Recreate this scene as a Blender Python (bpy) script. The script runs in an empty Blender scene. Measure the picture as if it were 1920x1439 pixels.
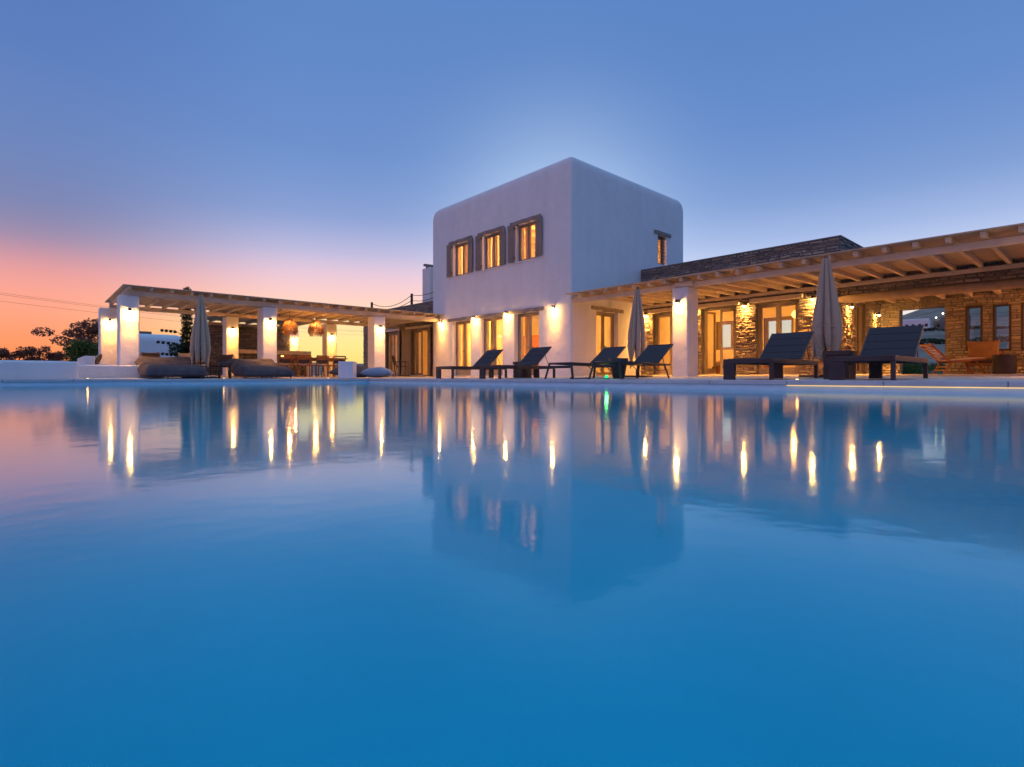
import bpy, bmesh, math, random
from mathutils import Vector, Matrix, Euler
R = math.radians
rnd = random.Random(7)
scene = bpy.context.scene
COL = scene.collection

# ------------------------------------------------------------------ helpers
def srgb(r, g, b):
    f = lambda c: (c/255/12.92) if c/255 <= .04045 else ((c/255+.055)/1.055)**2.4
    return (f(r), f(g), f(b), 1)

class MB:
    """collects shapes; build() links them as one mesh object"""
    def __init__(self): self.bm = bmesh.new()
    def box(self, x0, x1, y0, y1, z0, z1, M=None):
        vs = [self.bm.verts.new(M @ Vector(p) if M else p) for p in
              [(x0,y0,z0),(x1,y0,z0),(x1,y1,z0),(x0,y1,z0),(x0,y0,z1),(x1,y0,z1),(x1,y1,z1),(x0,y1,z1)]]
        for f in [(0,3,2,1),(4,5,6,7),(0,1,5,4),(1,2,6,5),(2,3,7,6),(3,0,4,7)]:
            self.bm.faces.new([vs[i] for i in f])
        return self
    def bar(self, a, b, w, h, up=(0,0,1)):
        """rectangular bar from a to b, w sideways, h along up"""
        a, b = Vector(a), Vector(b); d = (b-a); L = d.length; d.normalize()
        u = Vector(up); s = d.cross(u)
        if s.length < 1e-4: s = d.cross(Vector((1,0,0)))
        s.normalize(); u = s.cross(d).normalized()
        vs = []
        for p in (a, b):
            for i, j in ((-1,-1),(1,-1),(1,1),(-1,1)):
                vs.append(self.bm.verts.new(p + s*(i*w/2) + u*(j*h/2)))
        for f in [(0,3,2,1),(4,5,6,7),(0,1,5,4),(1,2,6,5),(2,3,7,6),(3,0,4,7)]:
            self.bm.faces.new([vs[i] for i in f])
        return self
    def tube(self, pts, r, n=8, caps=True):
        pts = [Vector(p) for p in pts]
        rs = r if isinstance(r, (list, tuple)) else [r]*len(pts)
        rings = []
        prev = None
        for i, p in enumerate(pts):
            d = (pts[min(i+1, len(pts)-1)] - pts[max(i-1, 0)]).normalized()
            s = d.cross(Vector((0,0,1)))
            if s.length < .05: s = d.cross(Vector((1,0,0)))
            s.normalize()
            if prev is not None and s.dot(prev) < 0: s = -s
            prev = s
            t = s.cross(d).normalized()
            rings.append([self.bm.verts.new(p + (s*math.cos(2*math.pi*k/n) + t*math.sin(2*math.pi*k/n))*rs[i]) for k in range(n)])
        for A, B in zip(rings, rings[1:]):
            for k in range(n):
                self.bm.faces.new([A[k], A[(k+1) % n], B[(k+1) % n], B[k]])
        if caps:
            self.bm.faces.new(rings[0][::-1]); self.bm.faces.new(rings[-1])
        return self
    def lathe(self, prof, c=(0,0,0), n=24, M=None):
        rings = []
        for r, z in prof:
            ring = []
            for k in range(n):
                a = 2*math.pi*k/n
                p = Vector((c[0]+r*math.cos(a), c[1]+r*math.sin(a), c[2]+z))
                ring.append(self.bm.verts.new(M @ p if M else p))
            rings.append(ring)
        for A, B in zip(rings, rings[1:]):
            for k in range(n):
                self.bm.faces.new([A[k], A[(k+1) % n], B[(k+1) % n], B[k]])
        self.bm.faces.new(rings[0][::-1]); self.bm.faces.new(rings[-1])
        return self
    def poly(self, pts):
        self.bm.faces.new([self.bm.verts.new(p) for p in pts]); return self
    def build(self, name, mat, parent=None, bevel=0, smooth=False, seg=2, subsurf=0, loc=None, rot=None):
        bmesh.ops.recalc_face_normals(self.bm, faces=self.bm.faces)
        me = bpy.data.meshes.new(name); self.bm.to_mesh(me); self.bm.free()
        o = bpy.data.objects.new(name, me); COL.objects.link(o)
        if mat: me.materials.append(mat)
        if parent: o.parent = parent
        if loc: o.location = loc
        if rot: o.rotation_euler = rot
        if smooth:
            for p in me.polygons: p.use_smooth = True
        if bevel:
            m = o.modifiers.new('bevel', 'BEVEL'); m.width = bevel; m.segments = seg; m.limit_method = 'ANGLE'
            for p in me.polygons: p.use_smooth = False
        if subsurf:
            m = o.modifiers.new('sub', 'SUBSURF'); m.levels = subsurf; m.render_levels = subsurf
        return o

def tag(o, label, cat, group=None, kind=None):
    if label: o['label'] = label
    if cat: o['category'] = cat
    if group: o['group'] = group
    if kind: o['kind'] = kind
    return o
def thing(name, label, cat, loc=(0,0,0), rz=0, group=None):
    o = bpy.data.objects.new(name, None); COL.objects.link(o)
    o.location = loc; o.rotation_euler = (0,0,rz); o.empty_display_size = .2
    return tag(o, label, cat, group)
def struct(o): o['kind'] = 'structure'; return o
def copy_tree(o, parent=None):
    c = o.copy(); COL.objects.link(c); c.parent = parent
    for ch in list(o.children): copy_tree(ch, c)
    return c
def dup(root, loc, rz, label, group=None):
    c = copy_tree(root); c.location = loc; c.rotation_euler = (0,0,rz); c['label'] = label
    if group: c['group'] = group
    return c
def bake(o):
    """apply modifiers through the depsgraph"""
    dg = bpy.context.evaluated_depsgraph_get(); dg.update()
    me = bpy.data.meshes.new_from_object(o.evaluated_get(dg))
    o.modifiers.clear(); old = o.data; o.data = me; bpy.data.meshes.remove(old)
def cut(o, boxes):
    """subtract axis-aligned boxes (x0,x1,y0,y1,z0,z1) from o"""
    mb = MB()
    for b in boxes: mb.box(*b)
    c = mb.build('cutter', None)
    m = o.modifiers.new('cut', 'BOOLEAN'); m.operation = 'DIFFERENCE'; m.object = c; m.solver = 'EXACT'
    bake(o); bpy.data.objects.remove(c)

# ------------------------------------------------------------------ materials
def newmat(name):
    m = bpy.data.materials.new(name); m.use_nodes = True
    nt = m.node_tree; nt.nodes.clear()
    out = nt.nodes.new('ShaderNodeOutputMaterial')
    return m, nt, out
def N(nt, t, **kw):
    n = nt.nodes.new(t)
    for k, v in kw.items():
        if k.startswith('i_'):
            key = k[2:].replace('_', ' ')
            n.inputs[key].default_value = v
        else: setattr(n, k, v)
    return n
def surf(name, c1, c2=None, scale=4, rough=.7, bump=0, bscale=30, metal=0, stretch=(1,1,1), bdist=.01, spec=.4, detail=6):
    m, nt, out = newmat(name)
    p = N(nt, 'ShaderNodeBsdfPrincipled'); p.inputs['Roughness'].default_value = rough
    p.inputs['Metallic'].default_value = metal; p.inputs['Specular IOR Level'].default_value = spec
    nt.links.new(p.outputs[0], out.inputs[0])
    tc = N(nt, 'ShaderNodeTexCoord'); mp = N(nt, 'ShaderNodeMapping'); mp.inputs['Scale'].default_value = stretch
    nt.links.new(tc.outputs['Object'], mp.inputs[0])
    if c2:
        no = N(nt, 'ShaderNodeTexNoise'); no.inputs['Scale'].default_value = scale; no.inputs['Detail'].default_value = detail
        nt.links.new(mp.outputs[0], no.inputs['Vector'])
        rp = N(nt, 'ShaderNodeValToRGB'); rp.color_ramp.elements[0].position = .33; rp.color_ramp.elements[1].position = .67
        rp.color_ramp.elements[0].color = (*c1, 1); rp.color_ramp.elements[1].color = (*c2, 1)
        nt.links.new(no.outputs[0], rp.inputs[0]); nt.links.new(rp.outputs[0], p.inputs['Base Color'])
    else: p.inputs['Base Color'].default_value = (*c1, 1)
    if bump:
        nb = N(nt, 'ShaderNodeTexNoise'); nb.inputs['Scale'].default_value = bscale; nb.inputs['Detail'].default_value = 5
        nt.links.new(mp.outputs[0], nb.inputs['Vector'])
        b = N(nt, 'ShaderNodeBump'); b.inputs['Strength'].default_value = bump; b.inputs['Distance'].default_value = bdist
        nt.links.new(nb.outputs[0], b.inputs['Height']); nt.links.new(b.outputs[0], p.inputs['Normal'])
    return m
def emit(name, col, strength):
    m, nt, out = newmat(name); e = N(nt, 'ShaderNodeEmission'); e.inputs[0].default_value = (*col, 1); e.inputs[1].default_value = strength
    nt.links.new(e.outputs[0], out.inputs[0]); return m

def plaster_mat(name, c1, c2):
    """lime-washed hand-trowelled plaster: large soft undulation + fine grain + faint vertical weathering"""
    m, nt, out = newmat(name)
    p = N(nt, 'ShaderNodeBsdfPrincipled'); p.inputs['Roughness'].default_value = .88; p.inputs['Specular IOR Level'].default_value = .2
    nt.links.new(p.outputs[0], out.inputs[0])
    tc = N(nt, 'ShaderNodeTexCoord'); mp = N(nt, 'ShaderNodeMapping'); mp.inputs['Scale'].default_value = (1.6,1.6,.55)
    nt.links.new(tc.outputs['Object'], mp.inputs[0])
    no = N(nt, 'ShaderNodeTexNoise'); no.inputs['Scale'].default_value = 1.3; no.inputs['Detail'].default_value = 9; no.inputs['Roughness'].default_value = .6
    nt.links.new(mp.outputs[0], no.inputs['Vector'])
    rp = N(nt, 'ShaderNodeValToRGB'); rp.color_ramp.elements[0].position = .36; rp.color_ramp.elements[1].position = .6
    rp.color_ramp.elements[0].color = (*c1, 1); rp.color_ramp.elements[1].color = (*c2, 1)
    nt.links.new(no.outputs[0], rp.inputs[0]); nt.links.new(rp.outputs[0], p.inputs['Base Color'])
    n1 = N(nt, 'ShaderNodeTexNoise'); n1.inputs['Scale'].default_value = 3.2; n1.inputs['Detail'].default_value = 3
    n2 = N(nt, 'ShaderNodeTexNoise'); n2.inputs['Scale'].default_value = 22; n2.inputs['Detail'].default_value = 6
    nt.links.new(tc.outputs['Object'], n1.inputs['Vector']); nt.links.new(tc.outputs['Object'], n2.inputs['Vector'])
    b1 = N(nt, 'ShaderNodeBump'); b1.inputs['Strength'].default_value = .6; b1.inputs['Distance'].default_value = .04
    b2 = N(nt, 'ShaderNodeBump'); b2.inputs['Strength'].default_value = .5; b2.inputs['Distance'].default_value = .006
    nt.links.new(n1.outputs[0], b1.inputs['Height']); nt.links.new(n2.outputs[0], b2.inputs['Height'])
    nt.links.new(b1.outputs[0], b2.inputs['Normal']); nt.links.new(b2.outputs[0], p.inputs['Normal'])
    return m

def stone_mat(name, cols, sc=(2.6,2.6,9.5), bd=.06):
    m, nt, out = newmat(name)
    p = N(nt, 'ShaderNodeBsdfPrincipled'); p.inputs['Roughness'].default_value = .82; p.inputs['Specular IOR Level'].default_value = .25
    nt.links.new(p.outputs[0], out.inputs[0])
    tc = N(nt, 'ShaderNodeTexCoord')
    wob = N(nt, 'ShaderNodeTexNoise'); wob.inputs['Scale'].default_value = 2.2; wob.inputs['Detail'].default_value = 3
    nt.links.new(tc.outputs['Object'], wob.inputs['Vector'])
    ad = N(nt, 'ShaderNodeVectorMath', operation='MULTIPLY_ADD'); ad.inputs[1].default_value = (.07,.07,.05)
    nt.links.new(wob.outputs['Color'], ad.inputs[0]); nt.links.new(tc.outputs['Object'], ad.inputs[2])
    mp = N(nt, 'ShaderNodeMapping'); mp.inputs['Scale'].default_value = sc
    nt.links.new(ad.outputs[0], mp.inputs[0])
    v1 = N(nt, 'ShaderNodeTexVoronoi', feature='F1'); v1.inputs['Scale'].default_value = 1; v1.inputs['Randomness'].default_value = .85
    v2 = N(nt, 'ShaderNodeTexVoronoi', feature='DISTANCE_TO_EDGE'); v2.inputs['Scale'].default_value = 1; v2.inputs['Randomness'].default_value = .85
    nt.links.new(mp.outputs[0], v1.inputs['Vector']); nt.links.new(mp.outputs[0], v2.inputs['Vector'])
    sep = N(nt, 'ShaderNodeSeparateColor'); nt.links.new(v1.outputs['Color'], sep.inputs[0])
    rp = N(nt, 'ShaderNodeValToRGB'); el = rp.color_ramp.elements
    el[0].position = 0; el[0].color = (*cols[0], 1); el[1].position = 1; el[1].color = (*cols[-1], 1)
    for i, c in enumerate(cols[1:-1]):
        e = el.new((i+1)/(len(cols)-1)); e.color = (*c, 1)
    nt.links.new(sep.outputs[0], rp.inputs[0])
    fine = N(nt, 'ShaderNodeTexNoise'); fine.inputs['Scale'].default_value = 26; fine.inputs['Detail'].default_value = 6
    nt.links.new(tc.outputs['Object'], fine.inputs['Vector'])
    mr = N(nt, 'ShaderNodeMapRange'); mr.inputs[3].default_value = .65; mr.inputs[4].default_value = 1.3
    nt.links.new(fine.outputs[0], mr.inputs[0])
    jr = N(nt, 'ShaderNodeMapRange', interpolation_type='SMOOTHSTEP'); jr.inputs[1].default_value = .005; jr.inputs[2].default_value = .075
    nt.links.new(v2.outputs[0], jr.inputs[0])
    mu = N(nt, 'ShaderNodeVectorMath', operation='SCALE'); nt.links.new(rp.outputs[0], mu.inputs[0]); nt.links.new(mr.outputs[0], mu.inputs['Scale'])
    mx = N(nt, 'ShaderNodeMix', data_type='RGBA'); mx.inputs[6].default_value = (.035,.03,.025,1)
    nt.links.new(jr.outputs[0], mx.inputs[0]); nt.links.new(mu.outputs[0], mx.inputs[7])
    nt.links.new(mx.outputs[2], p.inputs['Base Color'])
    hr = N(nt, 'ShaderNodeMapRange'); hr.inputs[1].default_value = 0; hr.inputs[2].default_value = .22
    nt.links.new(v2.outputs[0], hr.inputs[0])
    h1 = N(nt, 'ShaderNodeMath', operation='MULTIPLY_ADD'); h1.inputs[1].default_value = .8
    nt.links.new(sep.outputs[1], h1.inputs[0]); nt.links.new(hr.outputs[0], h1.inputs[2])
    h2 = N(nt, 'ShaderNodeMath', operation='MULTIPLY_ADD'); h2.inputs[1].default_value = .55
    nt.links.new(fine.outputs[0], h2.inputs[0]); nt.links.new(h1.outputs[0], h2.inputs[2])
    b = N(nt, 'ShaderNodeBump'); b.inputs['Strength'].default_value = 1; b.inputs['Distance'].default_value = bd
    nt.links.new(h2.outputs[0], b.inputs['Height']); nt.links.new(b.outputs[0], p.inputs['Normal'])
    return m

def glass_mat():
    m, nt, out = newmat('window_glass')
    g = N(nt, 'ShaderNodeBsdfGlossy'); g.inputs['Roughness'].default_value = .02; g.inputs['Color'].default_value = (.9,.9,.9,1)
    t = N(nt, 'ShaderNodeBsdfTransparent'); t.inputs[0].default_value = (.93,.95,.94,1)
    f = N(nt, 'ShaderNodeFresnel'); ge = N(nt, 'ShaderNodeNewGeometry'); ir = N(nt, 'ShaderNodeMapRange'); ir.inputs[3].default_value = 1.45; ir.inputs[4].default_value = 1/1.45
    nt.links.new(ge.outputs['Backfacing'], ir.inputs[0]); nt.links.new(ir.outputs[0], f.inputs[0])
    mx = N(nt, 'ShaderNodeMixShader')
    nt.links.new(f.outputs[0], mx.inputs[0]); nt.links.new(t.outputs[0], mx.inputs[1]); nt.links.new(g.outputs[0], mx.inputs[2])
    nt.links.new(mx.outputs[0], out.inputs[0]); return m

def water_mat():
    m, nt, out = newmat('pool_water')
    g = N(nt, 'ShaderNodeBsdfGlass'); g.inputs['IOR'].default_value = 1.33; g.inputs['Roughness'].default_value = .08
    tc = N(nt, 'ShaderNodeTexCoord'); mp = N(nt, 'ShaderNodeMapping'); mp.inputs['Scale'].default_value = (1,1,1)
    nt.links.new(tc.outputs['Object'], mp.inputs[0])
    n1 = N(nt, 'ShaderNodeTexNoise'); n1.inputs['Scale'].default_value = 10; n1.inputs['Detail'].default_value = 4
    n2 = N(nt, 'ShaderNodeTexNoise'); n2.inputs['Scale'].default_value = 1.1; n2.inputs['Detail'].default_value = 2
    nt.links.new(mp.outputs[0], n1.inputs['Vector']); nt.links.new(mp.outputs[0], n2.inputs['Vector'])
    b1 = N(nt, 'ShaderNodeBump'); b1.inputs['Strength'].default_value = 1; b1.inputs['Distance'].default_value = .0008
    b2 = N(nt, 'ShaderNodeBump'); b2.inputs['Strength'].default_value = 1; b2.inputs['Distance'].default_value = .0003
    nt.links.new(n1.outputs[0], b1.inputs['Height']); nt.links.new(n2.outputs[0], b2.inputs['Height'])
    nt.links.new(b1.outputs[0], b2.inputs['Normal']); nt.links.new(b2.outputs[0], g.inputs['Normal'])
    nt.links.new(g.outputs[0], out.inputs['Surface']); g.inputs['Color'].default_value = (.90,1,1,1)
    v = N(nt, 'ShaderNodeVolumeAbsorption'); v.inputs['Color'].default_value = (.0,.96,.985,1); v.inputs['Density'].default_value = 1.5
    nt.links.new(v.outputs[0], out.inputs['Volume'])
    return m

def cloth_mat(name, c1, c2, sc, rough=.95):
    """coarse woven cloth with horizontal bands"""
    m, nt, out = newmat(name)
    p = N(nt, 'ShaderNodeBsdfPrincipled'); p.inputs['Roughness'].default_value = rough; p.inputs['Specular IOR Level'].default_value = .15
    nt.links.new(p.outputs[0], out.inputs[0])
    tc = N(nt, 'ShaderNodeTexCoord')
    w = N(nt, 'ShaderNodeTexWave', bands_direction='Z'); w.inputs['Scale'].default_value = sc; w.inputs['Distortion'].default_value = 2.5; w.inputs['Detail'].default_value = 3; w.inputs['Detail Scale'].default_value = 3
    no = N(nt, 'ShaderNodeTexNoise'); no.inputs['Scale'].default_value = 45
    nt.links.new(tc.outputs['Object'], w.inputs['Vector']); nt.links.new(tc.outputs['Object'], no.inputs['Vector'])
    ad = N(nt, 'ShaderNodeMath', operation='MULTIPLY'); nt.links.new(w.outputs[1], ad.inputs[0]); nt.links.new(no.outputs[0], ad.inputs[1])
    rp = N(nt, 'ShaderNodeValToRGB'); rp.color_ramp.elements[0].position = .1; rp.color_ramp.elements[1].position = .5
    rp.color_ramp.elements[0].color = (*c1, 1); rp.color_ramp.elements[1].color = (*c2, 1)
    nt.links.new(ad.outputs[0], rp.inputs[0]); nt.links.new(rp.outputs[0], p.inputs['Base Color'])
    b = N(nt, 'ShaderNodeBump'); b.inputs['Strength'].default_value = .8; b.inputs['Distance'].default_value = .012
    nt.links.new(ad.outputs[0], b.inputs['Height']); nt.links.new(b.outputs[0], p.inputs['Normal'])
    return m

def leaf_mat(name, c1, c2):
    m, nt, out = newmat(name)
    d = N(nt, 'ShaderNodeBsdfPrincipled'); d.inputs['Roughness'].default_value = .6; d.inputs['Specular IOR Level'].default_value = .3
    t = N(nt, 'ShaderNodeBsdfTranslucent'); mx = N(nt, 'ShaderNodeMixShader'); mx.inputs[0].default_value = .3
    g = N(nt, 'ShaderNodeNewGeometry'); rp = N(nt, 'ShaderNodeValToRGB')
    rp.color_ramp.elements[0].color = (*c1, 1); rp.color_ramp.elements[1].color = (*c2, 1)
    nt.links.new(g.outputs['Random Per Island'], rp.inputs[0])
    nt.links.new(rp.outputs[0], d.inputs['Base Color']); nt.links.new(rp.outputs[0], t.inputs[0])
    nt.links.new(d.outputs[0], mx.inputs[1]); nt.links.new(t.outputs[0], mx.inputs[2]); nt.links.new(mx.outputs[0], out.inputs[0])
    return m

def tile_mat(name, c1, c2, joint, size=.8, rough=.6):
    m, nt, out = newmat(name)
    p = N(nt, 'ShaderNodeBsdfPrincipled'); p.inputs['Roughness'].default_value = rough; p.inputs['Specular IOR Level'].default_value = .35
    nt.links.new(p.outputs[0], out.inputs[0])
    tc = N(nt, 'ShaderNodeTexCoord')
    br = N(nt, 'ShaderNodeTexBrick'); br.inputs['Scale'].default_value = 1; br.inputs['Brick Width'].default_value = size; br.inputs['Row Height'].default_value = size
    br.inputs['Mortar Size'].default_value = .006; br.offset = 0
    br.inputs['Color1'].default_value = (*c1, 1); br.inputs['Color2'].default_value = (*c2, 1); br.inputs['Mortar'].default_value = (*joint, 1)
    nt.links.new(tc.outputs['Object'], br.inputs['Vector'])
    no = N(nt, 'ShaderNodeTexNoise'); no.inputs['Scale'].default_value = 3; no.inputs['Detail'].default_value = 8
    nt.links.new(tc.outputs['Object'], no.inputs['Vector'])
    mr = N(nt, 'ShaderNodeMapRange'); mr.inputs[3].default_value = .75; mr.inputs[4].default_value = 1.2
    nt.links.new(no.outputs[0], mr.inputs[0])
    mu = N(nt, 'ShaderNodeVectorMath', operation='SCALE'); nt.links.new(br.outputs[0], mu.inputs[0]); nt.links.new(mr.outputs[0], mu.inputs['Scale'])
    nt.links.new(mu.outputs[0], p.inputs['Base Color'])
    b = N(nt, 'ShaderNodeBump'); b.inputs['Strength'].default_value = .4; b.inputs['Distance'].default_value = .004
    nt.links.new(no.outputs[0], b.inputs['Height']); nt.links.new(b.outputs[0], p.inputs['Normal'])
    return m

def woven_wood(name, c1, c2, axis):
    return surf(name, c1, c2, scale=3, rough=.7, bump=.5, bscale=9, stretch=axis, bdist=.006)

M = {}
M['plaster'] = plaster_mat('white_plaster', (.74,.73,.71), (.79,.78,.76))
M['plaster_in'] = surf('room_plaster', (.72,.66,.56), (.78,.72,.62), rough=.9)
M['poolwall'] = surf('pool_plaster', (.56,.78,.86), (.66,.86,.92), scale=5, rough=.75, bump=.3, bscale=14, stretch=(1,1,2.5))
M['poolfloor'] = surf('pool_floor_plaster', (.74,.82,.86), (.80,.88,.92), scale=1.2, rough=.8)
M['stone'] = stone_mat('dry_stone', [(.22,.18,.15),(.38,.33,.27),(.27,.25,.235),(.46,.40,.33),(.25,.23,.215)], (3.0,3.0,15))
M['stone_top'] = surf('slate_cap', (.18,.17,.17), (.28,.26,.25), scale=3, rough=.85, bump=.6, bscale=8)
M['beam'] = woven_wood('painted_beam_wood', (.55,.46,.35), (.68,.58,.46), (1,1,1))
M['rafter'] = woven_wood('painted_rafter_wood', (.55,.45,.33), (.66,.55,.42), (1,1,1))
M['boards'] = surf('roof_boards', (.42,.33,.24), (.54,.44,.33), scale=5, rough=.8, bump=.5, bscale=10, stretch=(9,1,1))
M['frame'] = surf('taupe_joinery', (.23,.18,.14), (.30,.245,.19), scale=5, rough=.55, bump=.2, bscale=20, stretch=(1,1,.2))
M['lintel'] = surf('weathered_lintel', (.20,.17,.145), (.31,.27,.23), scale=4, rough=.8, bump=.6, bscale=12)
M['darkwood'] = surf('dark_timber', (.05,.032,.022), (.09,.055,.035), scale=6, rough=.6)
M['teak'] = surf('oiled_teak', (.20,.075,.028), (.34,.14,.05), scale=5, rough=.5, stretch=(1,1,4), bump=.2)
M['metal'] = surf('charcoal_metal', (.028,.025,.03), (.04,.035,.04), rough=.45, scale=8)
M['slat'] = surf('dark_brown_panel', (.045,.03,.03), (.065,.045,.042), rough=.5, scale=5)
M['sling'] = surf('charcoal_sling', (.045,.040,.042), (.06,.054,.056), scale=60, rough=.9, bump=.3, bscale=200, bdist=.002)
M['greyfab'] = surf('grey_cushion_fabric', (.065,.055,.06), (.095,.082,.086), scale=6, rough=.95, bump=.4, bscale=90, bdist=.004)
M['bluefab'] = surf('blue_grey_fabric', (.22,.27,.36), (.30,.35,.44), scale=50, rough=.95, bump=.3, bscale=90, bdist=.003)
M['creamfab'] = surf('cream_fabric', (.48,.40,.32), (.58,.50,.41), scale=8, rough=.95)
M['rustfab'] = surf('ochre_fabric', (.24,.13,.055), (.30,.17,.075), scale=8, rough=.95)
M['parasol'] = cloth_mat('woven_parasol_cloth', (.46,.35,.25), (.54,.42,.31), 12)
def curtain_mat():
    m, nt, out = newmat('curtain_linen')
    d = N(nt, 'ShaderNodeBsdfDiffuse'); t = N(nt, 'ShaderNodeBsdfTranslucent'); mx = N(nt, 'ShaderNodeMixShader'); mx.inputs[0].default_value = .55
    d.inputs[0].default_value = t.inputs[0].default_value = (.66,.56,.42,1)
    nt.links.new(d.outputs[0], mx.inputs[1]); nt.links.new(t.outputs[0], mx.inputs[2]); nt.links.new(mx.outputs[0], out.inputs[0]); return m
M['curtain'] = curtain_mat()
M['glass'] = glass_mat()
M['water'] = water_mat()
M['white'] = surf('white_paint', (.72,.72,.74), (.78,.78,.8), rough=.6, scale=3)
M['deck'] = tile_mat('terrace_tiles', (.50,.44,.38), (.56,.50,.43), (.22,.19,.17), .9)
M['coping'] = surf('pool_coping_stone', (.50,.50,.50), (.62,.61,.60), scale=3, rough=.6, bump=.3, bscale=20, bdist=.004)
M['ground'] = surf('dry_ground', (.16,.115,.075), (.34,.27,.19), scale=.05, rough=.95, detail=10, bump=.6, bscale=.6, bdist=.4)
M['leaf'] = leaf_mat('green_leaf', (.05,.09,.02), (.15,.19,.045))
M['leafdark'] = leaf_mat('dark_leaf', (.02,.035,.012), (.05,.075,.02))
M['leafred'] = leaf_mat('russet_leaf', (.20,.07,.05), (.34,.15,.08))
M['bark'] = surf('bark', (.08,.055,.04), (.13,.09,.065), scale=10, rough=.9, bump=.6)
M['twig'] = surf('wicker_twig', (.18,.09,.04), (.34,.19,.08), scale=20, rough=.8)
M['darktwig'] = surf('dark_dried_twig', (.07,.035,.025), (.14,.07,.045), scale=20, rough=.9)
M['rope'] = surf('dark_rope', (.04,.03,.025), rough=.9)
M['bulb'] = emit('lamp_bulb', (1,.50,.12), 1500)
M['bulbsoft'] = emit('glowing_shade', (1,.5,.14), 3.5)
M['candle'] = emit('candle_glow', (1,.45,.10), 9)
M['led'] = emit('deck_spot_glow', (1,.66,.32), 3.5)
M['green'] = emit('green_lamp', (.0,1,.12), 5)
M['farlight'] = emit('far_house_lamp', (1,.85,.6), 12)
M['pot'] = surf('clay_pot', (.20,.12,.08), (.28,.17,.11), rough=.8)

def facing_mat():
    m, nt, out = newmat('stacked_stone_facing')
    p = N(nt, 'ShaderNodeBsdfPrincipled'); p.inputs['Roughness'].default_value = .85; p.inputs['Specular IOR Level'].default_value = .2
    nt.links.new(p.outputs[0], out.inputs[0])
    g = N(nt, 'ShaderNodeNewGeometry'); rp = N(nt, 'ShaderNodeValToRGB'); el = rp.color_ramp.elements
    el[0].position = 0; el[0].color = (.17,.15,.14,1); el[1].position = 1; el[1].color = (.40,.34,.27,1)
    for q, c in ((.25,(.30,.26,.22,1)),(.5,(.22,.20,.195,1)),(.75,(.34,.27,.20,1))): e = el.new(q); e.color = c
    nt.links.new(g.outputs['Random Per Island'], rp.inputs[0])
    tc = N(nt, 'ShaderNodeTexCoord'); no = N(nt, 'ShaderNodeTexNoise'); no.inputs['Scale'].default_value = 18; no.inputs['Detail'].default_value = 7
    nt.links.new(tc.outputs['Object'], no.inputs['Vector'])
    mr = N(nt, 'ShaderNodeMapRange'); mr.inputs[3].default_value = .55; mr.inputs[4].default_value = 1.4; nt.links.new(no.outputs[0], mr.inputs[0])
    mu = N(nt, 'ShaderNodeVectorMath', operation='SCALE'); nt.links.new(rp.outputs[0], mu.inputs[0]); nt.links.new(mr.outputs[0], mu.inputs['Scale'])
    nt.links.new(mu.outputs[0], p.inputs['Base Color'])
    b = N(nt, 'ShaderNodeBump'); b.inputs['Strength'].default_value = 1; b.inputs['Distance'].default_value = .02
    nt.links.new(no.outputs[0], b.inputs['Height']); nt.links.new(b.outputs[0], p.inputs['Normal'])
    return m
M['facing'] = facing_mat()
M['mortar'] = surf('dark_joint', (.11,.095,.08), (.16,.14,.115), scale=20, rough=.95)
def facing(parent, Mx, L, z0, z1, holes=(), seed=1, proud=.042, tall=(.028,.085), name='stone_facing'):
    """stacked stones of uneven size and relief laid in courses round the openings"""
    r = random.Random(seed); mb = MB()
    brk = sorted({z0, z1} | {h for q in holes for h in q[2:4] if z0 < h < z1})
    zs = [z0]
    for a, b in zip(brk, brk[1:]):
        n = max(1, round((b-a)/((tall[0]+tall[1])/2))); w = [r.uniform(.5,1.6) for _ in range(n)]; t = sum(w); z = a
        for q in w: z += (b-a)*q/t; zs.append(z)
    for a, b in zip(zs, zs[1:]):
        seg = [(0.0, L)]
        for (h0, h1, k0, k1) in holes:
            if k0 < b-.004 and k1 > a+.004:
                ns = []
                for (p, q) in seg:
                    if h1 <= p or h0 >= q: ns.append((p, q)); continue
                    if h0 > p: ns.append((p, h0))
                    if h1 < q: ns.append((h1, q))
                seg = ns
        for p, q in seg:
            l = p
            while l < q-.01:
                w = r.choice((r.uniform(.06,.16), r.uniform(.15,.42))); e = min(q, l+w)
                if q-e < .07: e = q
                n1 = .006+proud*r.random()**1.4; j = lambda m=min(.012, (b-a)*.16): r.uniform(0, m)
                tl = r.uniform(-.008,.008)
                pts = [(l+.003+j(),0,a+.003+j()),(e-.003-j(),0,a+.003+j()),(e-.003-j(),0,b-.003-j()),(l+.003+j(),0,b-.003-j())]
                pts = [(x, _, z + (.022*math.sin(x*2.3+seed)+.012*math.sin(x*5.7+z*2))*min(1, max(0, min(z-z0, z1-z)*8))) for x, _, z in pts]
                back = [mb.bm.verts.new(Mx @ Vector((x, -.01, z))) for x, _, z in pts]
                cx = (l+e)/2; cz = (a+b)/2; f = r.uniform(.86,.95)
                front = [mb.bm.verts.new(Mx @ Vector((cx+(x-cx)*f, max(.003, n1+r.uniform(-.006,.006)+(tl if z > cz else -tl)), cz+(z-cz)*f*.94))) for x, _, z in pts]
                mb.bm.faces.new(front)
                for k in range(4): mb.bm.faces.new([back[k], back[(k+1) % 4], front[(k+1) % 4], front[k]])
                l = e
    return mb.build(name, M['facing'], parent)

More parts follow.
